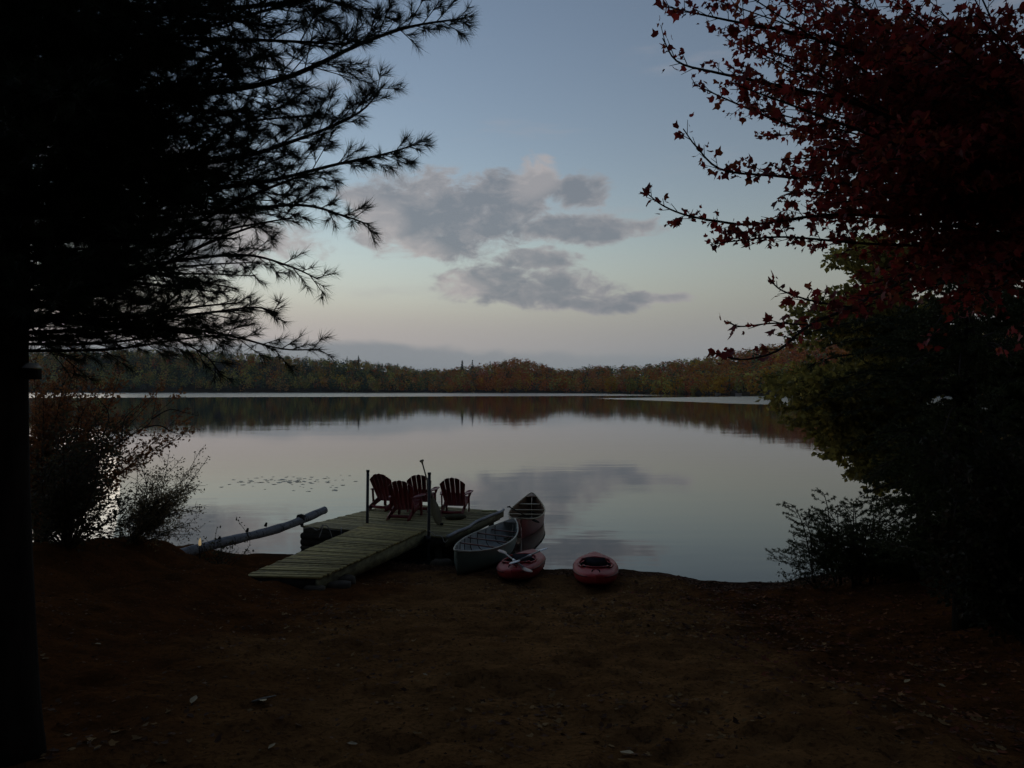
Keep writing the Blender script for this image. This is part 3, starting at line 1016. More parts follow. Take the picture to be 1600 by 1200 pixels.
# ------------------------------------------------------------------ canoes
def canoe(name, bow, stern, B, depth, rise, mats, label, ribs=True, roll=0.0, square=False, thw=(.22, .40, .60, .78)):
    """bow is the near end (keel point), stern the far one"""
    bow = np.asarray(bow, float); stern = np.asarray(stern, float)
    L = np.linalg.norm(stern - bow)
    t = thing(name, label, 'canoe', bow)
    f = (stern - bow) / L
    yaw = math.atan2(-f[0], f[1]); pitch = math.asin(f[2])
    t.rotation_euler = Euler((pitch, roll, yaw), 'XYZ')
    n, k = 31, 8
    ts = np.linspace(0, 1, n)

    def hb(t_):      # half beam
        e = 0.55
        v = (np.sin(np.pi * t_) ** 0.78)
        if square: v = np.where(t_ > .5, np.maximum(v, .52 + .48 * np.sin(np.pi * t_)), v)
        return B / 2 * v + 0.012

    def sheer(t_):
        return depth + rise * np.abs(2 * t_ - 1) ** 2.6

    def surf(inset_):
        ring = []
        for t_ in ts:
            h_, s_ = hb(t_) - inset_, sheer(t_)
            h_ = max(h_, .004)
            stem = 0.0
            y = t_ * L
            rock = 0.05 * abs(2 * t_ - 1) ** 4
            fl = np.sin(np.pi * t_) ** .5     # flat bottom amidships, V at the ends
            row = []
            for j in range(-k, k + 1):
                u = abs(j) / k
                px_ = h_ * (np.sin(u * math.pi / 2) ** (0.55 + .75 * (1 - fl)))
                pz_ = (1 - math.cos(u * math.pi / 2) ** (0.5 + .5 * (1 - fl))) if u < 1 else 1.0
                pz_ = u ** (2.6 * fl + 1.0)
                zz = rock + inset_ + (s_ - rock - inset_) * pz_
                # rounded stem profile at both ends
                yy = y
                if t_ < .12: yy += (0.10 * (1 - pz_)) * (1 - t_ / .12)
                if t_ > .88 and not square: yy -= (0.10 * (1 - pz_)) * (1 - (1 - t_) / .12)
                row.append((np.sign(j) * px_, yy, zz))
            ring.append(row)
        v = np.array(ring).reshape(-1, 3); m_ = 2 * k + 1
        q = []
        for i in range(n - 1):
            for j in range(m_ - 1):
                q.append((i * m_ + j, i * m_ + j + 1, (i + 1) * m_ + j + 1, (i + 1) * m_ + j))
        if square:
            e = (n - 1) * m_
            for j in range(k):
                q.append((e + j, e + j + 1, e + m_ - 2 - j, e + m_ - 1 - j))
        return v, q
    v, q = surf(0.0)
    MB().add(v, q).build('hull', M[mats[0]], t, True)
    v, q = surf(0.014)
    MB().add(v, q).build('lining', M[mats[1]], t, True)
    for s in (-1, 1):
        p = [(s * (hb(t_) + .004), t_ * L, sheer(t_) + .004) for t_ in ts]
        MB().tube(p, 0.017, 8).build('gunwale', M[mats[2]], t, True)
    for t_ in thw:
        seat = t_ in (thw[0], thw[-1])
        z = sheer(t_) - (.06 if seat else .02)
        w_ = hb(t_) - .02
        MB().box((0, t_ * L, z), (2 * w_, .15 if (seat and not ribs) else .06, .022)).build('seat' if seat else 'thwart', M[mats[3]], t)
    for t0, t1 in ((.012, .085), (.988, .915)):
        a = hb(t1) - .01
        vv = [(0, t0 * L, sheer(t0) + .012), (a, t1 * L, sheer(t1) + .012), (-a, t1 * L, sheer(t1) + .012),
              (0, t0 * L, sheer(t0) - .006), (a, t1 * L, sheer(t1) - .006), (-a, t1 * L, sheer(t1) - .006)]
        MB().add(vv, [(0, 1, 4, 3), (1, 2, 5, 4), (2, 0, 3, 5)], [(0, 2, 1), (3, 4, 5)]).build('end_deck', M[mats[4]], t)
    if ribs:
        vv, _ = surf(0.020)
        vv = vv.reshape(n, 2 * k + 1, 3)
        for i in range(4, n - 3, 3):
            MB().tube(vv[i], 0.012, 5).build('rib', M['rib'], t)
    return t


c1b = P(711, 903, 14.0); c1b[2] = float(gz(c1b[0], c1b[1])) - .02
c1s = P(801, 845, 17.9); c1s[2] = 0.03
canoe('canoe', c1b, c1s, .93, .40, .13, ('canoe_grey', 'canoe_in', 'gunwale', 'thwart', 'rib'), 'grey-green canoe with pale ribbed inside, bow pulled onto the beach beside the dock', True, R(4), False, (.17, .34, .5, .64, .80))
c2b = P(814, 843, 18.2); c2b[2] = -.10
c2s = P(831, 800, 22.7); c2s[2] = -.10
c2 = canoe('canoe', c2b, c2s, .94, .42, .20, ('canoe_red', 'cedar', 'ash', 'ash', 'cedar'), 'red canoe with tan wooden inside floating at the end of the dock', False, 0, False, (.24, .42, .58, .80))
# single paddle lying in the red canoe
a_, b_ = P(795, 791.5, 19.3), P(826, 808, 18.9)
pd = thing('canoe_paddle', 'dark paddle lying across the inside of the red canoe', 'paddle', a_)
ax = (b_ - a_) / np.linalg.norm(b_ - a_)
sd = np.cross(ax, (0, 0, 1)); sd /= np.linalg.norm(sd)
MB().tube([(0, 0, 0), b_ - a_], 0.015, 7).build('shaft', M['darkwood'], pd)
MB().tube([-sd * .055, sd * .055], 0.018, 7).build('grip', M['darkwood'], pd)
blade(MB(), (b_ - a_) * .98, ax, sd, .36, .17).build('blade', M['darkwood'], pd)
# rope coil in the grey canoe
cc = P(796, 832, 16.9)
pts = [(cc[0] + (.12 + .02 * math.sin(3 * k)) * math.cos(k) , cc[1] + .18 * math.sin(k), 0.20 + .006 * k + .02 * math.sin(2 * k)) for k in np.linspace(0, 20, 60)]
o = MB().tube(pts, .011, 5).build('rope_coil', M['olive'], None, True)
tag(o, 'loose coil of rope lying inside the far half of the grey canoe', 'rope')

# ------------------------------------------------------------------ kayaks
def kayak(label):
    t = thing('kayak', label, 'kayak')
    L, W, D = 2.95, .82, .36
    n, k = 41, 28
    ts = np.linspace(0, 1, n)
    ring = []
    for t_ in ts:
        e = abs(2 * t_ - 1)
        w_ = W / 2 * (max(1 - e ** 3.4, 0) ** .6 if t_ < .5 else max(1 - e ** 2.0, 0) ** .8) + .012
        zt = D * (0.86 + .14 * (1 - e ** 2)) + .02 * max(0, 1 - ((t_ - .30) / .25) ** 2)
        zb = .16 * e ** 3.0
        zc = zb + (zt - zb) * .66
        row = []
        for j in range(k):
            th = 2 * math.pi * j / k
            c, s = math.cos(th), math.sin(th)
            x = w_ * np.sign(c) * abs(c) ** (.80 if s >= 0 else .60)
            if s >= 0:
                z = zc + (zt - zc) * abs(s) ** .9
                z -= 0.035 * max(0, 1 - abs(abs(x) / (w_ + 1e-6) - .72) * 7) * (1 - e ** 4)     # moulded groove
            else:
                z = zc + (zb - zc) * abs(s) ** .75
            row.append((x, t_ * L, z))
        ring.append(row)
    v = np.array(ring)
    fl = v.reshape(-1, 3)
    cy, ra, rb = .345 * L, .56, .305          # cockpit

    def inside(p): return ((p[1] - cy) / ra) ** 2 + (p[0] / rb) ** 2 < 1
    qd, qh = [], []
    for i in range(n - 1):
        for j in range(k):
            a = (i * k + j, i * k + (j + 1) % k, (i + 1) * k + (j + 1) % k, (i + 1) * k + j)
            up = 0 <= j < k // 2
            if up and all(inside(fl[z]) for z in a): continue
            (qd if up else qh).append(a)
    end = [tuple(range(k))[::-1], tuple((n - 1) * k + z for z in range(k))]
    for name_, qq in (('deck', qd), ('hull', qh)):
        me_o = MB().add(fl, qq).build(name_, M['kayak'], t, True)
    # end caps
    for e_, s_ in ((0, -1), (n - 1, 1)):
        c = v[e_].mean(0) + (0, s_ * .02, 0)
        vv = np.vstack([v[e_], c])
        MB().add(vv, [], [(j, (j + 1) % k, k) for j in range(k)]).build('end_cap', M['kayak'], t, True)
    for s_ in (-1, 1):     # seam where deck and hull meet
        j_ = 0 if s_ > 0 else k // 2
        MB().tube([v[i_][j_] for i_ in range(1, n - 1)], .011, 6).build('seam', M['kayak_dark'], t, True)
    # cockpit: coaming, tub and seat
    th = np.linspace(0, 2 * math.pi, 41)

    def top(x, y):
        i = np.clip(y / L * (n - 1), 0, n - 1); i0 = int(round(i))
        return v[i0][:k // 2 + 1][np.argmin(np.abs(v[i0][:k // 2 + 1, 0] - x)), 2]
    rim = [(rb * math.cos(a) * 1.06, cy + ra * math.sin(a) * 1.04, top(rb * math.cos(a), cy + ra * math.sin(a)) + .018) for a in th]
    MB().tube(rim, .015, 8, False).build('coaming', M['kayak'], t, True)
    tv, tq = [], []
    for d_, s_ in ((0.012, 1.05), (-.12, 1.0), (-.20, .85), (-.235, .3), (-.24, 0.01)):
        for a, r_ in zip(th[:-1], rim[:-1]):
            tv.append((rb * math.cos(a) * s_, cy + ra * math.sin(a) * s_, max(r_[2] + d_, .04)))
    for i in range(4):
        for j in range(40):
            tq.append((i * 40 + j, i * 40 + (j + 1) % 40, (i + 1) * 40 + (j + 1) % 40, (i + 1) * 40 + j))
    MB().add(tv, tq).build('cockpit_tub', M['black'], t, True)
    M3 = Matrix.Rotation(R(-12), 3, 'X')
    st = MB(); st.box((0, cy + .33, .30), (.38, .05, .22), M3)
    st.build('seat_back', M['seatfabric'], t)
    MB().box((0, cy + .12, .14), (.36, .36, .05)).build('seat', M['seatfabric'], t)
    # bow handle and deck details
    MB().tube(curve([(-.07, .13, .33), (-.05, .12, .37), (.05, .12, .37), (.07, .13, .33)], 9), .011, 6).build('carry_handle', M['black'], t, True)
    for s in (-1, 1):
        MB().tube([(s * .20, .36, .385), (s * .20, .36, .40)], .022, 8).build('deck_fitting', M['black'], t)
    return t


k2 = kayak('bright red kayak lying alone on the sand with its empty cockpit toward the camera')
k1 = copy_tree(k2)
tag(k1, 'red kayak between the canoes and the other kayak, with two paddles laid on it', 'kayak')


def lay_kayak(o, near_px, Yn, ang, roll=0):
    p = P(near_px[0], near_px[1], Yn); p[2] = float(gz(p[0], p[1], False)) + .0
    L = 2.95
    q = p + np.array([math.sin(R(ang)) * L, math.cos(R(ang)) * L, 0])
    zq = max(float(gz(q[0], q[1], False)), -.12)
    o.location = p
    o.rotation_euler = Euler((math.asin((zq - p[2]) / L), roll, -R(ang)), 'XYZ')
    o['group'] = 'red kayaks on the beach'


lay_kayak(k2, (931, 926), 12.85, 6.0)
lay_kayak(k1, (800, 912), 13.35, 9.0, R(-3))


def kayak_paddle(a, b, label, matn, twist=0.0, bl=.42):
    a = np.asarray(a, float); b = np.asarray(b, float)
    t = thing('kayak_paddle', label, 'paddle', a)
    ax = (b - a) / np.linalg.norm(b - a)
    sd = np.cross(ax, (0, 0, 1)); sd /= np.linalg.norm(sd)
    nrm = np.cross(sd, ax)
    MB().tube([(0, 0, 0), b - a], .016, 8).build('shaft', M['alu'], t, True)
    m_ = (b - a) * .5
    MB().tube([m_ - ax * .05, m_ + ax * .05], .023, 8).build('ferrule', M['white'], t)
    for c, d_ in ((np.zeros(3), -ax), (b - a, ax)):
        s2 = sd * math.cos(twist) + nrm * math.sin(twist)
        blade(MB(), c - d_ * .03, d_, s2, bl, .165, .016).build('blade', M[matn], t)
    return t


kayak_paddle(P(806, 881, 13.5) + (0.05, .3, .0), P(843, 860.5, 14.6), 'kayak paddle with white blades lying across the left kayak cockpit', 'white', .15, .34)
kayak_paddle(P(789, 864.5, 14.35), P(819, 886.5, 13.45), 'kayak paddle with dull pinkish blades lying crosswise on the left kayak', 'clear', .1, .32)

# ------------------------------------------------------------------ birch log over the water
la, lb = P(262, 872, 13.6), P(507, 797.5, 16.9)
log = thing('birch_log', 'white birch log slanting from the left bank out over the water', 'log', la)
Ld = lb - la; Ll = np.linalg.norm(Ld)
pts, rad = [], []
for t in np.linspace(0, 1, 24):
    pts.append((t * Ll, .03 * math.sin(t * 5) - .04 * math.sin(math.pi * t), .03 * math.sin(7 * t) - 0.05 * math.sin(math.pi * t)))
    rad.append(.098 - .012 * t + .006 * math.sin(t * 23) + .004 * math.sin(t * 51))
trk = MB().tube(pts, rad, 14).build('trunk', M['birch'], log, True)
q_ = Vector(Ld).to_track_quat('X', 'Z')
log.rotation_euler = q_.to_euler()
MB().tube([(Ll * .80, 0, -.02), (Ll * .815, -.02, -.03), (Ll * .83, 0, -.02)], [.110, .118, .104], 12).build('bark_flap', M['darkwood'], log, True)
MB().tube([(Ll * .815, -.04, -.08), (Ll * .81, -.07, -.19)], [.05, .03], 7).build('branch_stub', M['darkwood'], log, True)
for t in (.28, .45, .57):
    MB().tube([(Ll * t, -.02, .05), (Ll * t + .02, -.04, .125)], [.035, .02], 7).build('branch_stub', M['bark'], log, True)
MB().tube([(Ll - .006, .0, .0), (Ll + .012, 0, 0)], [.084, .078], 14).build('cut_end', M['darkwood'], log)

# short stake light by the log
sp_ = P(313, 866, 13.4); sp_[2] = float(gz(sp_[0], sp_[1]))
st = thing('stake_light', 'short dark stake with a glowing pale yellow tip beside the birch log', 'light', sp_)
ml = bpy.data.materials.new('lamp_glow'); ml.use_nodes = True
pl = ml.node_tree.nodes['Principled BSDF']; pl.inputs['Base Color'].default_value = (.8, .6, .25, 1)
pl.inputs['Emission Color'].default_value = (1, .72, .36, 1); pl.inputs['Emission Strength'].default_value = .03
ztop = H - (840 - HZ) / F * sp_[1] - sp_[2]
MB().tube([(0, 0, -.1), (0, 0, ztop - .14)], .012, 7).build('stake', M['black'], st)
MB().tube([(0, 0, ztop - .14), (0, 0, ztop - .12), (0, 0, ztop - .06), (.005, 0, ztop)], [.018, .026, .022, .004], 9).build('glowing_tip', ml, st, True)

# ------------------------------------------------------------------ lily pads
pv = [(0, 0, 0)] + [(.11 * math.cos(a) * (1 + .05 * math.sin(5 * a)), .11 * math.sin(a), .004 * math.sin(3 * a)) for a in np.linspace(.25, 6.03, 15)]
pm = mesh_np('lily_pad', pv, [[(0, i, i + 1) for i in range(1, 15)]])
pm.materials.append(M['pad'])
rp = random.Random(3)
for k in range(95):
    if k < 70:
        x_ = rp.gauss(450, 45); y_ = 751 + (x_ - 450) * -.02 + rp.gauss(0, 3.0)
    else:
        x_ = rp.uniform(330, 570); y_ = rp.uniform(742, 768)
    p = Pz(x_, y_, .006)
    o = link('lily_pad', pm, None, None, p)
    s = rp.uniform(.3, .8); o.scale = (s * 1.3, s, s); o.rotation_euler = (rp.uniform(-.04, .04), rp.uniform(-.04, .04), rp.uniform(0, 6.28))
    tag(o, 'small floating lily pad in the loose patch left of the dock', 'lily pad', 'lily pads floating left of the dock')

# ------------------------------------------------------------------ foliage tools
LIN7 = np.linspace(0, 1, 7)[:, None]


def unit(v): return v / (np.linalg.norm(v, axis=-1, keepdims=True) + 1e-9)


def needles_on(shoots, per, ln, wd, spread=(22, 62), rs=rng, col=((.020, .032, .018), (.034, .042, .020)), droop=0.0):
    """shoots: list of (base, tip). one narrow triangle per needle"""
    S = np.array(shoots)
    a = np.repeat(S[:, 0], per, axis=0); b_ = np.repeat(S[:, 1], per, axis=0)
    n = len(a)
    t = rs.uniform(0, 1, (n, 1)) ** .8
    base = a + (b_ - a) * t
    ax = unit(b_ - a)
    rnd = rs.normal(0, 1, (n, 3))
    rad = unit(np.cross(ax, rnd))
    th = np.radians(rs.uniform(spread[0], spread[1], (n, 1)))
    d = ax * np.cos(th) + rad * np.sin(th)
    d[:, 2] -= droop
    d = unit(d)
    L = ln * rs.uniform(.7, 1.15, (n, 1))
    sd = unit(np.cross(d, rs.normal(0, 1, (n, 3)))) * wd / 2
    v = np.stack([base - sd, base + sd, base + d * L], 1).reshape(-1, 3)
    k = rs.uniform(0, 1, (n, 1))
    c = np.array(col[0]) * (1 - k) + np.array(col[1]) * k
    return v, np.arange(len(v)).reshape(-1, 3), np.repeat(c, 3, axis=0)


def leaves_at(pos, dirs, size, rs, cols, wid=.55, fold=.25, lobes=None):
    """simple pointed leaves (4 tris) growing from pos along dirs"""
    n = len(pos)
    d = unit(dirs)
    s = unit(np.cross(d, rs.normal(0, 1, (n, 3))))
    nr = np.cross(s, d)
    L = (size * rs.uniform(.65, 1.2, n))[:, None]
    W = L * wid / 2
    mid = pos + d * L * .45
    v = np.stack([pos, mid + s * W + nr * W * fold, pos + d * L, mid - s * W + nr * W * fold], 1).reshape(-1, 3)
    i = np.arange(n)[:, None] * 4
    t = np.concatenate([i + np.array([0, 1, 2]), i + np.array([0, 2, 3])])
    ci = rs.integers(0, len(cols), n)
    c = np.array(cols)[ci] * rs.uniform(.7, 1.3, (n, 1))
    return v, t, np.repeat(c, 4, axis=0)


def grow(path, r0, r1, rs, every, t0, ang, lenf, sub_every=None, flat=.35, up=.15, sublen=.45, wig=.05, sides=6):
    """limb -> twigs -> shoots. returns MB of wood and list of shoots (base, tip)"""
    m = MB()
    n = max(8, len(path))
    rad = np.linspace(r0, r1, len(path))
    m.tube(path, rad, sides)
    seg = np.linalg.norm(np.diff(path, axis=0), axis=1)
    cum = np.concatenate([[0], np.cumsum(seg)]); Lt = cum[-1]
    shoots = []; subs = []
    s = t0 * Lt
    side = 1
    while s < Lt:
        p = np.array([np.interp(s, cum, path[:, i]) for i in range(3)])
        k = min(np.searchsorted(cum, s), len(path) - 1); k = max(k, 1)
        d = unit(path[k] - path[k - 1])
        h = np.cross(d, [0, 0, 1.0]); h = unit(h)
        v_ = np.cross(h, d)
        f = s / Lt
        a = R(rs.uniform(ang[0], ang[1]))
        lat = unit(h * side + v_ * rs.normal(0, flat) + np.array([0, 0, up * rs.uniform(-.5, 1)]))
        td = unit(d * math.cos(a) + lat * math.sin(a))
        tl = lenf(f) * rs.uniform(.6, 1.15)
        # twig path, slight curve
        e = p + td * tl + np.array([0, 0, rs.uniform(-.1, .2) * tl])
        mid = (p + e) / 2 + rs.normal(0, wig * tl, 3)
        tp = curve([p, mid, e], 7) if tl >= .4 else LIN7 * (e - p) + p
        m.tube(tp[::2] if tl < .4 else tp, np.linspace(max(r1, .004) * 1.0, .0022, 4 if tl < .4 else 7), 3, False)
        if sub_every:
            q = sub_every * .6
            sd_ = 1
            hx, hy = td[1], -td[0]
            hn = math.hypot(hx, hy) + 1e-9
            hx /= hn; hy /= hn
            while q < tl:
                u = q / tl
                i0 = min(int(u * 6), 5)
                pp_ = tp[i0] + (tp[i0 + 1] - tp[i0]) * (u * 6 - i0)
                a2 = R(rs.uniform(30, 60))
                g3 = rs.normal(0, .35, 3)
                lx, ly, lz = hx * sd_ + g3[0], hy * sd_ + g3[1], g3[2]
                ln_ = math.sqrt(lx * lx + ly * ly + lz * lz) + 1e-9
                dd = td * math.cos(a2) + np.array((lx, ly, lz)) * (math.sin(a2) / ln_)
                dd = dd / math.sqrt(dd[0] ** 2 + dd[1] ** 2 + dd[2] ** 2)
                sl = sublen * tl * (1 - .55 * u) * rs.uniform(.6, 1.1)
                ee = pp_ + dd * sl
                if sl > .05:
                    subs.append((pp_, ee))
                    shoots.append((pp_, ee))
                q += sub_every * rs.uniform(.7, 1.3); sd_ = -sd_
        shoots.append((tp[3], tp[6]))
        side = -side
        s += every * rs.uniform(.7, 1.3)
    shoots.append((path[-3], path[-1]))
    m.twigs(subs, .003, .0018)
    return m, shoots


def tips(shoots, ln=.12):
    out = []
    for a, b_ in shoots:
        L = np.linalg.norm(b_ - a)
        if L < .02: continue
        d = (b_ - a) / L
        k = max(1, int(L / (ln * 1.15)))
        for i in range(k):
            e = b_ - d * i * ln * 1.15
            out.append((e - d * min(ln, L), e))
    return out


# ------------------------------------------------------------------ white pine on the left
PT = np.array([-2.96, 4.25])
pz0 = float(gz(PT[0], PT[1])) - .1
pine = thing('pine_tree', 'tall dark pine, black trunk along the left edge, needled boughs over the lake', 'tree', (PT[0], PT[1], 0))
off = np.array([PT[0], PT[1], 0])
zz = np.linspace(pz0, 13.5, 40)
tp = np.stack([.02 * np.sin(zz * 1.3), .02 * np.cos(zz * .9), zz], -1)
rad = .205 + .035 * np.exp(-(zz - pz0) * 3.2) - .011 * (zz - pz0)
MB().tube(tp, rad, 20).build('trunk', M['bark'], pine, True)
rp = np.random.default_rng(5)
LIMBS = [  # pixel polyline with depths; seen limbs
    ([(30, 150, 4.3), (250, 150, 4.5), (430, 125, 4.6), (560, 68, 4.7), (640, 40, 4.75), (728, 26, 4.8)], .03, 1.0),
    ([(30, 40, 4.3), (250, 20, 4.4), (420, 5, 4.4), (540, -15, 4.4), (620, -40, 4.5)], .028, 1.0),
    ([(30, 250, 4.3), (200, 255, 4.6), (350, 250, 4.9), (470, 215, 5.0), (560, 175, 5.1), (600, 130, 5.2)], .028, 1.0),
    ([(30, 300, 4.3), (230, 300, 4.7), (400, 285, 5.0), (530, 255, 5.2), (600, 240, 5.3), (652, 224, 5.35)], .026, .9),
    ([(30, 360, 4.3), (200, 345, 4.6), (350, 330, 4.9), (470, 320, 5.1), (540, 338, 5.2), (574, 350, 5.25)], .024, .9),
    ([(30, 445, 4.3), (160, 428, 4.6), (270, 408, 4.9), (380, 398, 5.1), (450, 415, 5.2), (497, 436, 5.25)], .022, 1.0),
    ([(30, 520, 4.3), (130, 515, 4.5), (230, 500, 4.7), (330, 488, 4.9), (400, 480, 5.0), (430, 490, 5.1)], .020, 1.0),
    ([(30, 530, 4.3), (150, 523, 4.5), (260, 512, 4.8), (360, 525, 5.0), (440, 545, 5.1), (500, 546, 5.15)], .018, .75),
    ([(200, 518, 4.6), (270, 530, 4.75), (320, 555, 4.9), (345, 585, 5.0)], .008, .7),
]
for k in range(76):     # inner boughs that fill the crown
    ty = rp.uniform(-120, 300) if k < 42 else rp.uniform(270, 545)
    xm = np.interp(ty, [-150, 0, 100, 200, 330, 480], [560, 560, 545, 500, 470, 380])
    tx = xm - (xm - 150) * rp.random() ** 1.3
    Ye = rp.uniform(3.7, 7.0)
    sy = ty + (rp.uniform(-70, 170) if ty < 380 else rp.uniform(-60, 30))
    LIMBS.append(([(20, sy, 4.3), ((20 + tx) * .45, sy - .3 * (sy - ty) + 5, 4.3 + (Ye - 4.3) * .4), (tx * .8, ty + .25 * (sy - ty), 4.3 + (Ye - 4.3) * .8), (tx, ty, Ye)], rp.uniform(.014, .024), 1.0 if k < 42 else .85))
for k in range(16):     # short boughs close to the trunk
    ty = rp.uniform(-90, 500); tx = rp.uniform(60, 190); Ye = rp.choice([rp.uniform(5.2, 6.8), rp.uniform(3.3, 3.9)])
    LIMBS.append(([(20, ty + 40, 4.3), ((20 + tx) / 2, ty + 15, (4.3 + Ye) / 2), (tx, ty, Ye)], .012, 1.0))
WL = []                 # boughs on the sides of the crown the picture does not look at
for k in range(22):
    a = rp.uniform(math.pi * .55, math.pi * 2.2)
    z0 = rp.uniform(6.6, 12.8)
    L = rp.uniform(2.2, 3.6) * (1 - (z0 - 6.5) * .06)
    d = np.array([math.cos(a), math.sin(a), 0])
    b0 = np.array([PT[0], PT[1], z0])
    WL.append((np.array([b0, b0 + d * L * .5 + (0, 0, .25), b0 + d * L + (0, 0, .55)]), .025, 1.1))
allL = [(np.array([P(*q) for q in l]), r_, k_) for l, r_, k_ in LIMBS] + WL
for i, (pts, r_, k_) in enumerate(allL):
    seen = i < len(LIMBS)
    path = curve(pts, 26)
    Lt = np.linalg.norm(np.diff(path, axis=0), axis=1).sum()
    hero = i < 9
    m, sh = grow(path - off, r_ * .75, .0045, rp, .055 if hero else .075 if k_ == 1.0 else .12, .10 if i < 5 else .20 if hero else .05 if k_ == 1.0 else .08, (35, 62),
                 lambda f: (.15 + .42 * (1 - f) * min(1, Lt / 2)) * k_ * 1.15, .085, .95, .35, .6)
    br = m.build('branch', M['bark'], pine)
    tp_ = tips(sh, .10)
    dens_ = (54 if i < 5 else 36) if hero else (45 if k_ == 1.0 else 36) if seen else 12
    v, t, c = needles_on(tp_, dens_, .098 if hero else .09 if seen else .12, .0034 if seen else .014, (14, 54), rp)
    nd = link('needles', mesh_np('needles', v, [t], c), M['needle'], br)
    nd['kind'] = 'stuff'

# small pale-topped box on the trunk
bx_ = P(50, 575, 4.2)
t = thing('trunk_box', 'small dark box with a pale top fixed to the pine trunk at the left edge', 'box', bx_)
MB().box((.0, .0, -.035), (.065, .07, .06)).build('body', M['black'], t)
MB().add([(-.02, -.06, 0), (.045, -.06, 0), (.035, .04, 0), (-.02, .04, 0), (-.018, -.02, .028), (.012, -.02, .028), (.012, .03, .03), (-.018, .03, .03)],
         [(0, 3, 2, 1), (4, 5, 6, 7), (0, 1, 5, 4), (1, 2, 6, 5), (2, 3, 7, 6), (3, 0, 4, 7)]).build('lid', M['white'], t)

# ------------------------------------------------------------------ red maple on the right
LO = [(0, 0), (.10, .03), (.34, -.06), (.27, .12), (.52, .28), (.36, .36), (.43, .55), (.20, .50), (.13, .72), (0, 1.0),
      (-.13, .72), (-.20, .50), (-.43, .55), (-.36, .36), (-.52, .28), (-.27, .12), (-.34, -.06), (-.10, .03)]
LO = np.array(LO)
LC = np.array([0, .33])
LV = np.vstack([LC, LO]); LT = np.array([(0, i, i + 1) for i in range(1, len(LO))] + [(0, len(LO), 1)])
LV3 = np.stack([LV[:, 0], LV[:, 1], -.28 * np.abs(LV[:, 0]) - .10 * LV[:, 1] ** 2], -1)
leaf_me = mesh_np('leaf', LV3, [LT]); leaf_me.materials.append(M['mapleleaf'])
MT = np.array([4.80, 6.2])
mz0 = float(gz(MT[0], MT[1])) - .1
maple = thing('maple_tree', 'dark red maple reaching in from the upper right over the lake', 'tree', (MT[0], MT[1], 0))
offm = np.array([MT[0], MT[1], 0])
tz = np.linspace(mz0, 9.5, 26)
MB().tube(np.stack([.05 * np.sin(tz * .8) - .02 * tz, .05 * np.cos(tz), tz], -1), .17 + .12 * np.exp(-(tz - mz0) * 3) - .014 * (tz - mz0), 16).build('trunk', M['bark'], maple, True)
MLIMB = [
    ([(1690, 300, 6.2), (1500, 190, 6.0), (1380, 95, 5.8), (1250, 52, 5.6), (1140, 30, 5.5), (1040, 8, 5.4)], .025, 1.0),
    ([(1690, 330, 6.2), (1480, 240, 5.8), (1350, 165, 5.5), (1230, 135, 5.3), (1120, 112, 5.2), (1060, 95, 5.1), (1036, 58, 5.1)], .018, 1.0),
    ([(1690, 360, 6.2), (1490, 300, 6.2), (1370, 235, 6.3), (1250, 200, 6.3), (1150, 160, 6.3), (1085, 130, 6.3)], .022, .9),
    ([(1690, 370, 6.2), (1470, 330, 6.0), (1340, 290, 5.8), (1220, 275, 5.7), (1130, 265, 5.6), (1090, 230, 5.6), (1068, 200, 5.6)], .016, 1.0),
    ([(1690, 385, 6.2), (1440, 345, 5.9), (1300, 335, 5.7), (1180, 350, 5.6), (1120, 345, 5.5), (1070, 335, 5.45), (1035, 320, 5.45), (1012, 302, 5.4)], .015, .95),
    ([(1690, 395, 6.2), (1480, 385, 6.0), (1350, 380, 5.9), (1230, 370, 5.8), (1160, 375, 5.75), (1110, 382, 5.7)], .015, .9),
    ([(1690, 400, 6.2), (1500, 400, 5.5), (1400, 445, 5.0), (1330, 480, 4.7), (1265, 508, 4.5), (1215, 548, 4.4), (1160, 562, 4.35), (1118, 552, 4.3)], .015, .7),
    ([(1330, 480, 4.7), (1270, 470, 4.6), (1225, 455, 4.5), (1205, 440, 4.5)], .007, .6),
    ([(1265, 508, 4.5), (1210, 505, 4.45), (1160, 510, 4.4), (1140, 505, 4.4)], .006, .6),
]
rm = np.random.default_rng(9)
for k in range(72):
    ty = rm.uniform(-90, 360)
    xm = np.interp(ty, [-100, 0, 100, 200, 300, 400], [1110, 1110, 1120, 1140, 1165, 1250])
    tx = xm + (1560 - xm) * rm.random() ** 1.15
    Ye = rm.uniform(4.3, 7.6)
    sy = rm.uniform(200, 390)
    MLIMB.append(([(1690, sy, 6.2), ((1690 + tx) / 2, (sy + ty) / 2 - 10, (6.2 + Ye) / 2), (tx, ty, Ye)], rm.uniform(.010, .018), 1.0))
for k in range(16):
    tx = rm.uniform(1330, 1580); ty = rm.uniform(400, 560)
    MLIMB.append(([(1690, 390, 6.2), ((1690 + tx) / 2, (390 + ty) / 2 - 15, 5.9), (tx, ty, rm.uniform(4.6, 6.0))], .012, .7))
MW = []
for k in range(14):     # rest of the crown, to the right and behind
    a = rm.uniform(-math.pi * .62, math.pi * .35)
    z0 = rm.uniform(5.4, 8.8)
    d = np.array([math.cos(a), math.sin(a), 0]); b0 = np.array([MT[0], MT[1], z0])
    L = rm.uniform(1.6, 2.8)
    MW.append((np.array([b0, b0 + d * L * .5 + (0, 0, .3), b0 + d * L + (0, 0, .5)]), .016, 1.0))
allM = [(np.array([P(*q) for q in l]), r_, k_) for l, r_, k_ in MLIMB] + MW
cand = []          # every leaf: position, frame, size, branch
wood = []
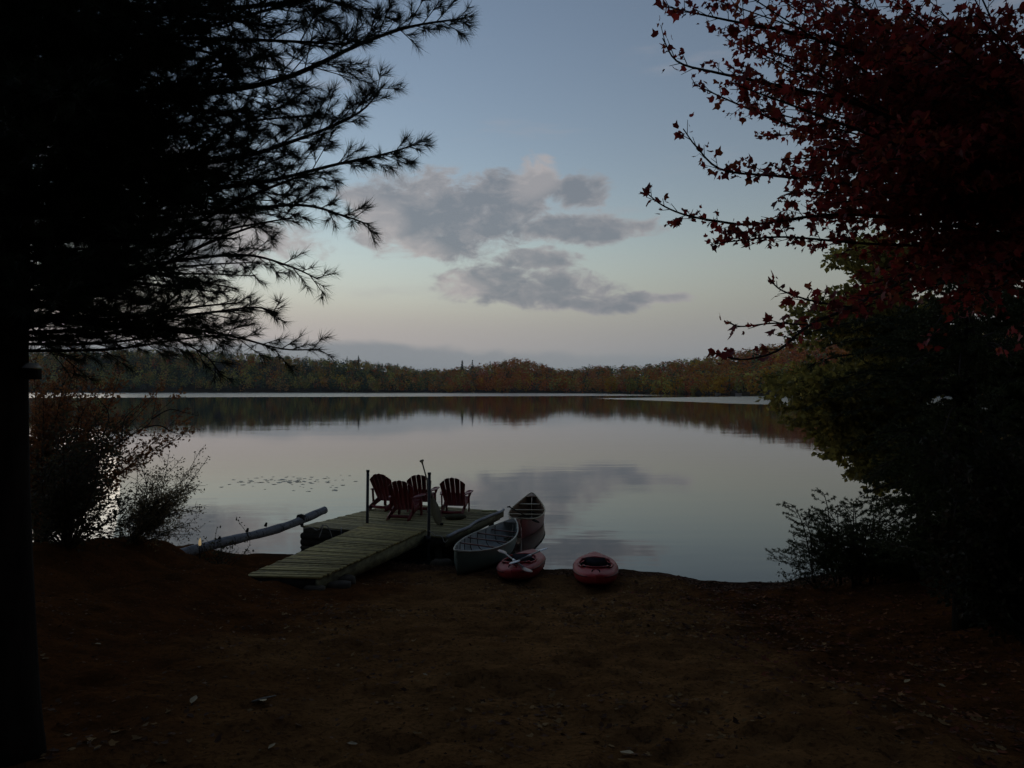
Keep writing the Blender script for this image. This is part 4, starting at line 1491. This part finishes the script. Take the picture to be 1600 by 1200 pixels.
for i, (pts, r_, k_) in enumerate(allM):
    path = curve(pts, 26)
    Lt = np.linalg.norm(np.diff(path, axis=0), axis=1).sum()
    hero = i < 9
    m, sh = grow(path - offm, r_, .004, rm, .06 if hero else .085, .15, (35, 70), lambda f: (.12 + .45 * (1 - f) * min(1, Lt / 2)) * k_, .09, .35, .3, .55)
    wood.append(m.build('branch', M['twig'], maple))
    for a, b_ in sh:
        L = np.linalg.norm(b_ - a)
        st_ = .030 if hero else .040
        for q in range(max(1, int(L / st_))):
            u = 1 - q * st_ / L
            for s in ((-1, 1) if rm.random() < .75 else (1,)):
                if hero and rm.random() < .05: continue
                p = a + (b_ - a) * u + rm.normal(0, .02, 3)
                d = unit((b_ - a) / L + rm.normal(0, .8, 3) + np.array([0, 0, -.55]))
                cand.append((p + offm, d, .030 + .052 * rm.random() ** 1.4, i))
pos = np.array([c[0] for c in cand]); dr = np.array([c[1] for c in cand]); sz = np.array([c[2] for c in cand]); bi = np.array([c[3] for c in cand])
dpt = pos[:, 1]
px_ = 800 + F * pos[:, 0] / np.maximum(dpt, .1); py_ = HZ - F * (pos[:, 2] - H) / np.maximum(dpt, .1)
inf = (dpt > 1) & (px_ > 0) & (px_ < 1600) & (py_ > 0) & (py_ < 1200)
# leaves in front of the others and largest in the picture become objects of their own
front = {}
cell = (px_ // 12).astype(int) * 1000 + (py_ // 12).astype(int)
for i in np.where(inf)[0]:
    c = cell[i]
    if c not in front or dpt[i] < dpt[front[c]]: front[c] = i
fi = np.array(sorted(front.values()))
big = fi[np.argsort(-(sz[fi] / dpt[fi]))[:300]]
bigset = np.zeros(len(pos), bool); bigset[big] = True


def leaf_frame(d, rs):
    s = unit(np.cross(d, rs.normal(0, 1, 3)))
    return np.stack([s, d, np.cross(s, d)], 1)


for i in big:
    Fm = leaf_frame(dr[i], rm)
    o = link('leaf', leaf_me, None, wood[bi[i]])
    M4 = Matrix(Fm.tolist()).to_4x4()
    o.matrix_local = Matrix.Translation(pos[i] - offm) @ M4 @ Matrix.Diagonal((sz[i], sz[i], sz[i], 1))
SO = np.array([(0, -.02), (.36, .04), (.50, .40), (.17, .55), (0, 1.0), (-.17, .55), (-.50, .40), (-.36, .04)])
SV = np.vstack([LC, SO]); LT = np.array([(0, i, i + 1) for i in range(1, len(SO))] + [(0, len(SO), 1)])
LV3 = np.stack([SV[:, 0], SV[:, 1], -.28 * np.abs(SV[:, 0]) - .10 * SV[:, 1] ** 2], -1)
MC = [(.31, .036, .030), (.23, .030, .026), (.16, .025, .022), (.28, .070, .032)]
for b_i in range(len(allM)):
    idx = np.where((bi == b_i) & ~bigset)[0]
    if not len(idx): continue
    n = len(idx)
    d = dr[idx]; s = unit(np.cross(d, rm.normal(0, 1, (n, 3)))); nr = np.cross(s, d)
    V = (pos[idx] - offm)[:, None] + (LV3[None, :, 0:1] * s[:, None] + LV3[None, :, 1:2] * d[:, None] + LV3[None, :, 2:3] * nr[:, None]) * sz[idx][:, None, None]
    T = (np.arange(n)[:, None, None] * len(LV3) + LT[None]).reshape(-1, 3)
    c = np.repeat(np.array(MC)[rm.integers(0, 4, n)] * rm.uniform(.7, 1.25, (n, 1)), len(LV3), axis=0)
    o = link('leaves', mesh_np('leaves', V.reshape(-1, 3), [T], c), M['leafcol'], wood[b_i]); o['kind'] = 'stuff'


# ------------------------------------------------------------------ leafy trees and shrubs
def leafy(name, label, cat, base, limbs, rs, cols, lsize, every, k_, lf_every, wid=.55, r0=.02, trunk=None, sub=.12, tmat='twig', per=1, lenf=None, t0=.2, gap=0.0, down=-.2, jit=.03):
    t = thing(name, label, cat, base)
    base = np.asarray(base, float)
    if trunk is not None:
        MB().tube(np.array(trunk[0]) - base, trunk[1], 12).build('trunk', M['bark'], t, True)
    for pts in limbs:
        path = curve(np.asarray(pts, float), 22)
        Lt = np.linalg.norm(np.diff(path, axis=0), axis=1).sum()
        m, sh = grow(path - base, r0, .003, rs, every, t0, (30, 70), lenf or (lambda f: (.12 + .40 * (1 - f) * min(1, Lt / 2)) * k_), sub, .8, .3, .5)
        br = m.build('branch', M[tmat], t)
        ps, ds = [], []
        for a, b_ in sh:
            L = np.linalg.norm(b_ - a)
            for q in range(max(1, int(L / lf_every))):
                if rs.random() < gap: continue
                for _ in range(per):
                    u = 1 - q * lf_every / L
                    ps.append(a + (b_ - a) * u + rs.normal(0, jit, 3))
                    ds.append((b_ - a) / L + rs.normal(0, .8, 3) + np.array([0, 0, down]))
        if ps:
            v, tt, c = leaves_at(np.array(ps), np.array(ds), lsize, rs, cols, wid)
            o = link('leaves', mesh_np('leaves', v, [tt], c), M['leafcol'], br); o['kind'] = 'stuff'
    return t


def fan(base_px, targets, rs, lift=.3):
    """limbs from a stem point to target pixels (x, y, Y)"""
    out = []
    b0 = np.asarray(base_px, float)
    for q in targets:
        e = P(*q)
        mid = (b0 + e) / 2 + np.array([rs.normal(0, .12), rs.normal(0, .12), lift * rs.uniform(.2, 1.0)])
        out.append([b0 + rs.normal(0, .04, 3), mid, e])
    return out


rl = np.random.default_rng(21)
# yellow-green broadleaf tree leaning over the right bank
gb = np.array([7.6, 13.6, float(gz(7.6, 13.6)) - .1])
gtop = gb + np.array([-.3, .2, 6.0])
tg = []
for k in range(84):
    y = rl.uniform(395, 735)
    xl = np.interp(y, [390, 450, 520, 580, 620, 680, 735], [1300, 1250, 1215, 1190, 1190, 1250, 1310])
    tg.append((rl.uniform(xl, min(xl + 260, 1560)), y, rl.uniform(11.8, 15.0)))
for k in range(30):
    y = rl.uniform(600, 765)
    xl = np.interp(y, [600, 640, 680, 720, 765], [1195, 1212, 1262, 1300, 1355])
    tg.append((xl + 90 * rl.random() ** 1.5, y, rl.uniform(11.6, 13.6)))
gl = []
for q in tg:
    e = P(*q)
    b0 = gb + (gtop - gb) * np.clip((e[2] - .4 - gb[2]) / 6.0, .12, .95)
    gl.append([b0, (b0 + e) / 2 + (0, 0, .3), e])
leafy('broadleaf_tree', 'yellow-green broadleaf tree overhanging the water behind the red maple', 'tree', gb, gl, rl,
      [(.30, .25, .06), (.22, .19, .05), (.36, .28, .07), (.17, .15, .045)], .11, .07, 1.25, .055, .75, .02,
      ([gb, (gb + gtop) / 2 + (.1, 0, 0), gtop], [.14, .10, .04]), .10, 'twig', 3)


# dark hemlocks on the right
def hemlock(base, limbs, label, rs, ln=.028, wd=.007, k_=1.0, height=7.0, r=.15, every=.10, name='hemlock_tree', per=22):
    t = thing(name, label, 'tree', base)
    base = np.asarray(base, float)
    if r:
        MB().tube([(0, 0, -.1), (.03, 0, height * .5), (0, 0, height)], [r, r * .7, .02], 12).build('trunk', M['bark'], t, True)
    for pts in limbs:
        path = curve(np.asarray(pts, float), 20)
        Lt = np.linalg.norm(np.diff(path, axis=0), axis=1).sum()
        m, sh = grow(path - base, .014, .003, rs, every, .12, (45, 70), lambda f: (.10 + .45 * (1 - f) * min(1, Lt / 2)) * k_, .075, .25, -.3, .5)
        br = m.build('branch', M['twig'], t)
        S = []
        for a, b_ in sh:
            S.append((a, b_))
        v, tt, c = needles_on(S, per, ln, wd, (50, 85), rs, ((.045, .062, .024), (.085, .090, .034)), .1)
        o = link('needles', mesh_np('needles', v, [tt], c), M['needle'], br); o['kind'] = 'stuff'
    return t


def hem_limbs(base, targets, rs, droop=.35):
    out = []
    for (x, y, Y) in targets:
        e = P(x, y, Y)
        b0 = np.array([base[0], base[1], e[2] + rs.uniform(-.1, .35)])
        mid = b0 * .45 + e * .55 + np.array([0, 0, droop * rs.uniform(.3, .8)])
        q = b0 * .12 + e * .88 + np.array([0, 0, droop * .25])
        out.append([b0, mid, q, e])
    return out


hb_ = np.array([5.75, 9.4, float(gz(5.75, 9.4)) - .05])
tg = [(1238, 532, 9.2), (1290, 600, 9.0), (1300, 655, 9.4), (1345, 560, 8.6), (1370, 700, 9.0), (1395, 620, 8.4), (1350, 745, 9.6),
      (1400, 500, 9.0), (1430, 760, 8.8), (1390, 800, 9.2)]
for k in range(78):
    y = rl.uniform(420, 900)
    xl = np.interp(y, [430, 520, 640, 760, 890], [1480, 1390, 1370, 1400, 1400])
    tg.append((rl.uniform(xl, 1600), y, rl.uniform(7.6, 11.0)))
tg += [(1262, 575, 9.1), (1310, 625, 9.0), (1255, 640, 9.6), (1320, 700, 9.4), (1330, 520, 9.2), (1285, 545, 9.5)]
tg += [(rl.uniform(1330, 1490), rl.uniform(680, 870), rl.uniform(9.4, 12.2)) for k in range(34)]
hemlock(hb_, hem_limbs(hb_, tg, rl), 'dark green hemlock with drooping boughs filling the right edge', rl, .040, .015, 1.25)
hb2 = np.array([9.2, 12.5, float(gz(9.2, 12.5)) - .05])
tg = [(rl.uniform(1400, 1660), rl.uniform(380, 890), rl.uniform(11, 14)) for k in range(60)]
hemlock(hb2, hem_limbs(hb2, tg, rl), 'second dark hemlock farther back behind the right edge trees', rl, .075, .036, 1.4, 8, .17, .14, per=24)
hb4 = np.array([12.2, 16.0, float(gz(12.2, 16.0)) - .05])
tg = [(rl.uniform(1400, 1720), rl.uniform(330, 850), rl.uniform(14.5, 18)) for k in range(46)]
hemlock(hb4, hem_limbs(hb4, tg, rl), 'third dark hemlock at the shore behind the other two on the right', rl, .09, .045, 1.9, 10, .2, .19, per=22)
# low drooping evergreen at the water edge
hb3 = np.array([6.4, 13.2, float(gz(6.4, 13.2)) - .02])
tg = [(1224, 790, 12.6), (1278, 770, 12.9), (1245, 822, 12.4), (1300, 800, 12.5), (1330, 785, 13.0), (1355, 815, 12.6), (1290, 840, 12.2), (1370, 780, 13.2), (1340, 850, 12.3), (1395, 830, 12.8), (1400, 860, 12.3), (1420, 800, 13)]
tg += [(rl.uniform(1255, 1500), rl.uniform(785, 890), rl.uniform(11.6, 13.8)) for k in range(34)]
hl = []
for q in tg:
    e = P(*q)
    ofs = np.array([np.clip((e[0] - hb3[0]) * .55, -1.0, .9), rl.uniform(-.4, .4), 0])
    e = e + np.array([0, 0, .05])
    hl.append([hb3 + ofs + (0, 0, .05), (hb3 + ofs * .8) * .5 + e * .5 + (0, 0, .22), hb3 * .12 + e * .88 + (0, 0, .10), e])
hemlock(hb3, hl, 'low evergreen bush with arching tips at the right end of the beach', rl, .042, .012, 1.5, .9, .03, .08, 'evergreen_bush')
# small leafed shrub in front of it
sb = P(1272, 912, 13.3); sb[2] = float(gz(sb[0], sb[1])) - .02
tg = [(1218, 893, 13.0), (1236, 850, 13.1), (1245, 880, 13.2), (1262, 835, 13.3), (1280, 820, 13.4), (1300, 840, 13.3), (1310, 870, 13.1), (1290, 885, 12.9), (1255, 865, 13.0), (1228, 905, 12.9), (1330, 880, 13.0)]
leafy('shrub', 'sparse small-leaved shrub at the waterline beside the evergreen bush', 'shrub', sb, fan(sb, tg, rl, .15), rl,
      [(.040, .045, .018), (.055, .05, .02), (.03, .034, .016)], .05, .07, .7, .035, .6, .008, None, .07, 'twig', 3)

s6 = np.array([5.9, 8.4, float(gz(5.9, 8.4)) - .05])
tg = [(rl.uniform(1430, 1640), rl.uniform(640, 930), rl.uniform(7.4, 10.5)) for k in range(44)]
leafy('shrub', 'dense dark undergrowth below the hemlock at the right edge', 'shrub', s6, fan(s6, tg, rl, .2), rl,
      [(.028, .032, .016), (.022, .024, .014), (.04, .03, .018)], .085, .08, 1.1, .05, .55, .010, None, .09, 'twig', 4)

# left bank: dark shrub with bare twigs, rusty saplings behind
s1 = P(205, 850, 12.0); s1[2] = float(gz(s1[0], s1[1])) - .05
tg = [(310, 760, 12.2), (318, 790, 12.1), (300, 740, 12.3), (280, 800, 11.8), (300, 815, 11.7), (265, 775, 12.0), (250, 730, 12.2), (240, 810, 11.6), (285, 715, 12.5), (225, 760, 12.0), (215, 715, 12.3), (262, 830, 11.6), (314, 825, 12.0), (240, 780, 11.5), (280, 765, 12.8), (302, 835, 11.9)] + [(rl.uniform(215, 328), rl.uniform(695, 838), rl.uniform(11.4, 12.8)) for k in range(30)]
leafy('shrub', 'twiggy shrub with small brown leaves against the water left of the birch log', 'shrub', s1, fan(s1, tg, rl, .2), rl,
      [(.22, .16, .08), (.17, .13, .06), (.25, .16, .08), (.12, .10, .05)], .042, .06, .95, .032, .5, .008, None, .07, 'twig', 2, gap=.15)
s2 = P(105, 880, 10.5); s2[2] = float(gz(s2[0], s2[1])) - .05
tg = [(rl.uniform(50, 225), rl.uniform(640, 850), rl.uniform(9.6, 11.6)) for k in range(40)]
leafy('shrub', 'dense dark shrub at the foot of the left bank beside the pine trunk', 'shrub', s2, fan(s2, tg, rl, .25), rl,
      [(.05, .045, .022), (.04, .038, .02), (.065, .046, .024)], .060, .085, 1.1, .05, .55, .012, None, .09, 'twig', 2, gap=.1)
# bare forked limb reaching right with a few rusty leaves at its end
s3 = P(140, 790, 11.3); s3[2] = float(gz(s3[0], s3[1])) - .05
tw = [[P(150, 720, 11.4), P(190, 690, 11.5), P(225, 668, 11.6), P(237, 655, 11.6), P(245, 615, 11.7)],
      [P(225, 668, 11.6), P(250, 665, 11.7), P(272, 676, 11.7), P(295, 680, 11.8)],
      [P(190, 690, 11.5), P(195, 655, 11.5), P(220, 630, 11.6)],
      [P(140, 720, 11.3), P(170, 650, 11.3), P(130, 600, 11.2)],
      [P(237, 655, 11.6), P(265, 640, 11.7), P(290, 645, 11.8), P(310, 650, 11.8)]]
t3 = leafy('sapling', 'thin bare sapling with a forked limb and tufts of rusty leaves over the water', 'tree', s3,
      [[s3, P(130, 760, 11.3), P(150, 720, 11.4), P(170, 700, 11.4)]] + tw, rl, [(.09, .035, .018), (.07, .03, .018), (.05, .035, .018)], .05, .22, .45, .06, .5, .013, None, .12, 'twig', 1, t0=.5, gap=.2)
s4 = P(60, 800, 13.6); s4[2] = float(gz(s4[0], s4[1])) - .05
tg = [(rl.uniform(55, 200), rl.uniform(540, 700), rl.uniform(12.8, 14.6)) for k in range(40)] + [(rl.uniform(48, 150), rl.uniform(560, 700), rl.uniform(12.6, 14.4)) for k in range(18)] + [(255, 600, 13.5), (285, 612, 13.4), (240, 622, 13.6), (295, 655, 13.3), (272, 690, 13.3), (300, 670, 13.2), (290, 640, 13.4)]
leafy('sapling', 'rusty orange leaved sapling behind the pine trunk on the left bank', 'tree', s4, fan(s4, tg, rl, .3), rl,
      [(.26, .095, .035), (.19, .075, .032), (.17, .09, .04), (.30, .13, .045)], .07, .08, .9, .04, .55, .012, None, .08, 'twig', 3)
# weeds along the left bank beside the log
s5 = P(345, 868, 13.6); s5[2] = float(gz(s5[0], s5[1])) - .02
tg = [(rl.uniform(310, 398), 0, rl.uniform(13.2, 14.2)) for k in range(14)]
tg = [(x, 868 - rl.uniform(2, 34) * np.interp(x, [310, 350, 400], [1, 1, .4]), Y) for x, _, Y in tg] + [(372, 812, 13.7), (340, 822, 13.7)]
leafy('weeds', 'low leafy weeds on the bank below the birch log', 'plants', s5, fan(s5, tg, rl, .03), rl,
      [(.05, .045, .02), (.035, .035, .018)], .055, .09, .3, .05, .6, .006, None, .08, 'twig', 2)

# ------------------------------------------------------------------ unseen wood added behind and beside the camera to shade the beach
wv, wc = [], []
rw = np.random.default_rng(77)
for k in range(42):
    while True:
        x, y = rw.uniform(-22, 22), rw.uniform(-16, 2)
        if y > -2.2 and abs(x) < max(6.0, .82 * y + 2.5): continue
        if y <= -3.6 or (x < -7 and y < 2): break
    h = rw.uniform(10, 15)
    q = clump_crown(420, rw.random() < .5, rw).reshape(-1, 4, 3)
    cen = q.mean(1, keepdims=True); q = (q - cen) * .55 + cen
    v = q.reshape(-1, 3) * np.array([h * 1.05, h * 1.05, h]) + np.array([x, y, float(gz(x, y)) - .5])
    wv.append(v); wc.append(np.repeat(np.array(random.choice([PAL['dark'], PAL['green'], PAL['rust']]))[None] * rw.uniform(.8, 1.4, (420, 1)), 4, axis=0))
wv = np.vstack(wv); wc = np.vstack(wc)
o = link('shade_wood', mesh_np('shade_wood', wv, [np.arange(len(wv)).reshape(-1, 4)], wc), M['farleaf'])
tag(o, 'unseen dark wood around and behind the beach, added for its shade', 'woods', kind='stuff')

# ------------------------------------------------------------------ beach litter
def litter(n, sampler, size, cols, name, label, rs, cat='leaves', lobed=False):
    xy = np.array([sampler() for _ in range(n)])
    z = gz(xy[:, 0], xy[:, 1]) + dents(xy[:, 0], xy[:, 1]) + .006
    pos = np.stack([xy[:, 0], xy[:, 1], z], -1)
    a = rs.uniform(0, 6.28, n)
    d = np.stack([np.cos(a), np.sin(a), rs.uniform(-.15, .35, n)], -1); d = unit(d)
    s = unit(np.stack([-np.sin(a), np.cos(a), rs.normal(0, .3, n)], -1))
    nr = np.cross(d, s)
    L = (size * rs.uniform(.5, 1.25, n))[:, None]; W = L * rs.uniform(.25, .45, (n, 1))
    cu = rs.uniform(-.3, .5, (n, 1)) * L * .4
    mid = pos + d * L * .5
    v = np.stack([pos, mid + s * W + nr * cu, pos + d * L, mid - s * W + nr * cu, mid - nr * cu * .2], 1)
    v[:, :, 2] = np.maximum(v[:, :, 2], z[:, None] - .004)
    i = np.arange(n)[:, None] * 5
    t = np.concatenate([i + np.array(q) for q in ((0, 1, 4), (1, 2, 4), (2, 3, 4), (3, 0, 4))])
    nv = 5
    if lobed:
        nv = len(LV3)
        jig = LV3[None] * rs.uniform(.75, 1.2, (n, nv, 1))
        bend = (jig[:, :, 1:2] - .4) ** 2 * rs.uniform(-.5, .9, (n, 1, 1)) + np.abs(jig[:, :, 0:1]) * rs.uniform(-.3, .8, (n, 1, 1))
        v = pos[:, None] + (jig[:, :, 0:1] * s[:, None] + jig[:, :, 1:2] * d[:, None] + bend * np.abs(nr)[:, None] * .6) * L[:, None]
        v[:, :, 2] = np.maximum(v[:, :, 2], z[:, None] - .004)
        t = (np.arange(n)[:, None, None] * nv + LT[None]).reshape(-1, 3)
    c = np.repeat(np.array(cols)[rs.integers(0, len(cols), n)] * rs.uniform(.6, 1.3, (n, 1)), nv, axis=0)
    o = link(name, mesh_np(name, v.reshape(-1, 3), [t], c), M['litter'])
    tag(o, label, cat, kind='stuff')


rt = np.random.default_rng(31)


def samp_right():
    while True:
        x, y = rt.uniform(-1, 11), rt.uniform(3.2, 16)
        if y > shoreY(x) - .1: continue
        pr = smooth(1.2, 4.5, x + 1.6 * float(vnoise(x * .6, y * .6, 5))) * (0.25 + 1.1 * float(vnoise(x * 1.3, y * 1.3, 6) + .4))
        if rt.random() < pr: return x, y


def samp_left():
    while True:
        x, y = rt.uniform(-11, 1.5), rt.uniform(3.2, 16)
        if y > shoreY(x) - .2: continue
        pr = (.25 + .75 * smooth(-1, -4, x)) * (0.2 + 1.2 * float(vnoise(x * 1.1, y * 1.1, 8) + .4))
        if rt.random() < pr: return x, y


def samp_wrack():
    x = rt.uniform(-3, 7)
    return x, float(shoreY(x)) - abs(rt.normal(.45, .28)) - .12


def samp_all():
    while True:
        x, y = rt.uniform(-4, 5), rt.uniform(3.2, 14)
        if float(vnoise(x * .9, y * .9, 9)) + rt.uniform(-.25, .25) > .12: return x, y


litter(8500, samp_right, .062, [(.15, .045, .022), (.11, .035, .020), (.19, .08, .035), (.07, .03, .018)], 'leaf_litter', 'dark red fallen leaves covering the right side of the beach', rt, lobed=True)
litter(4500, samp_left, .045, [(.10, .05, .028), (.07, .038, .02), (.14, .08, .045)], 'leaf_litter', 'brown fallen leaves and needles scattered over the left of the beach', rt)
litter(4200, samp_wrack, .055, [(.10, .045, .025), (.065, .032, .018), (.14, .08, .045)], 'leaf_litter', 'band of washed up brown leaves along the waterline', rt)
litter(3200, samp_all, .052, [(.06, .03, .018), (.09, .045, .025), (.20, .12, .05)], 'leaf_litter', 'dead leaves dotted over the middle of the sandy beach', rt, lobed=True)

litter(9000, lambda: (rt.uniform(-6, 7), rt.uniform(3.3, 14.0)), .022, [(.03, .017, .010), (.05, .028, .015), (.13, .09, .05), (.02, .012, .008)], 'debris', 'fine bark chips, needles and twigs strewn over the sand', rt, 'debris')

# single pale leaves that stand out on the dark ground
pv = np.array([(0, 0, 0), (.3, .25, .05), (.42, .55, .12), (.2, .85, .05), (0, 1.0, .1), (-.22, .82, .1), (-.4, .5, .16), (-.28, .22, .06), (0, .5, .0)])
plm = mesh_np('pale_leaf', pv, [[(8, i, (i + 1) % 8) for i in range(8)]]); plm.materials.append(M['paleleaf'])
PL = [(300, 1100, .13, 'broad pale leaf on the dark ground at lower left'), (560, 1163, .10, 'round pale yellow leaf near the bottom edge left of centre'),
      (408, 1094, .14, 'long pale leaf right of the broad one at lower left'), (420, 1171, .08, 'small pale leaf left of the round yellow one at the bottom'),
      (669, 1056, .07, 'small whitish leaf on the sand below the gangway'), (446, 999, .08, 'small pale leaf pair below the gangway'),
      (1411, 1067, .12, 'large pale leaf among red litter at lower right'), (1476, 1074, .10, 'pale leaf right of the large one at lower right'),
      (1180, 946, .16, 'pale leaf cluster on the sand right of the lone kayak'), (860, 928, .07, 'small pale leaf just below the kayaks'),
      (1024, 992, .07, 'yellowish leaf on the sand below the lone kayak'), (160, 1007, .08, 'small pale leaf at far left near the pine trunk'),
      (968, 1175, .15, 'curled brown leaf near the bottom edge right of centre'), (1545, 974, .09, 'pale leaf near the right edge below the trees')]
for i, (x_, y_, s, lab) in enumerate(PL):
    Yp = 8.0
    for _ in range(60):
        X = (x_ - 800) / F * Yp
        Yn = (H - float(gz(X, Yp))) * F / (y_ - HZ)
        Yp = .5 * Yp + .5 * Yn
    X = (x_ - 800) / F * Yp
    o = link('fallen_leaf', plm, None, None, (X, Yp, float(gz(X, Yp)) + .012))
    s *= .72; o.scale = (s * .7, s, s * .6); o.rotation_euler = (R(10), R(-6), i * 1.9)
    tag(o, lab, 'leaf', 'pale fallen leaves')
# two dry sticks
for (a, b_, lab) in (((395, 1098), (432, 1088), 'short dry stick on the ground at lower left'), ((1440, 868), (1462, 882), 'thin dead twig under the right trees')):
    pts = []
    for (x_, y_) in (a, ((a[0] + b_[0]) / 2, (a[1] + b_[1]) / 2 - 1), b_):
        Yp = 8.0
        for _ in range(60):
            X = (x_ - 800) / F * Yp
            Yp = .5 * Yp + .5 * (H - float(gz(X, Yp))) * F / (y_ - HZ)
        X = (x_ - 800) / F * Yp
        pts.append((X, Yp, float(gz(X, Yp)) + .012))
    o = MB().tube(pts, [.009, .008, .005], 6).build('stick', M['rope'])
    tag(o, lab, 'stick')

# ------------------------------------------------------------------ evening haze over the lake
hz = MB().box((0, 1200, 41), (6300, 3900, 93)).build('haze', None)
hm = bpy.data.materials.new('haze'); hm.use_nodes = True
nt = hm.node_tree; nt.nodes.remove(nt.nodes['Principled BSDF'])
pv_ = nt.nodes.new('ShaderNodeVolumePrincipled')
pv_.inputs['Color'].default_value = (.82, .90, 1.0, 1)
pv_.inputs['Density'].default_value = 0.00006
nt.links.new(pv_.outputs[0], nt.nodes['Material Output'].inputs['Volume'])
hz.data.materials.append(hm)
tag(hz, 'faint blue evening haze over the lake', kind='stuff')
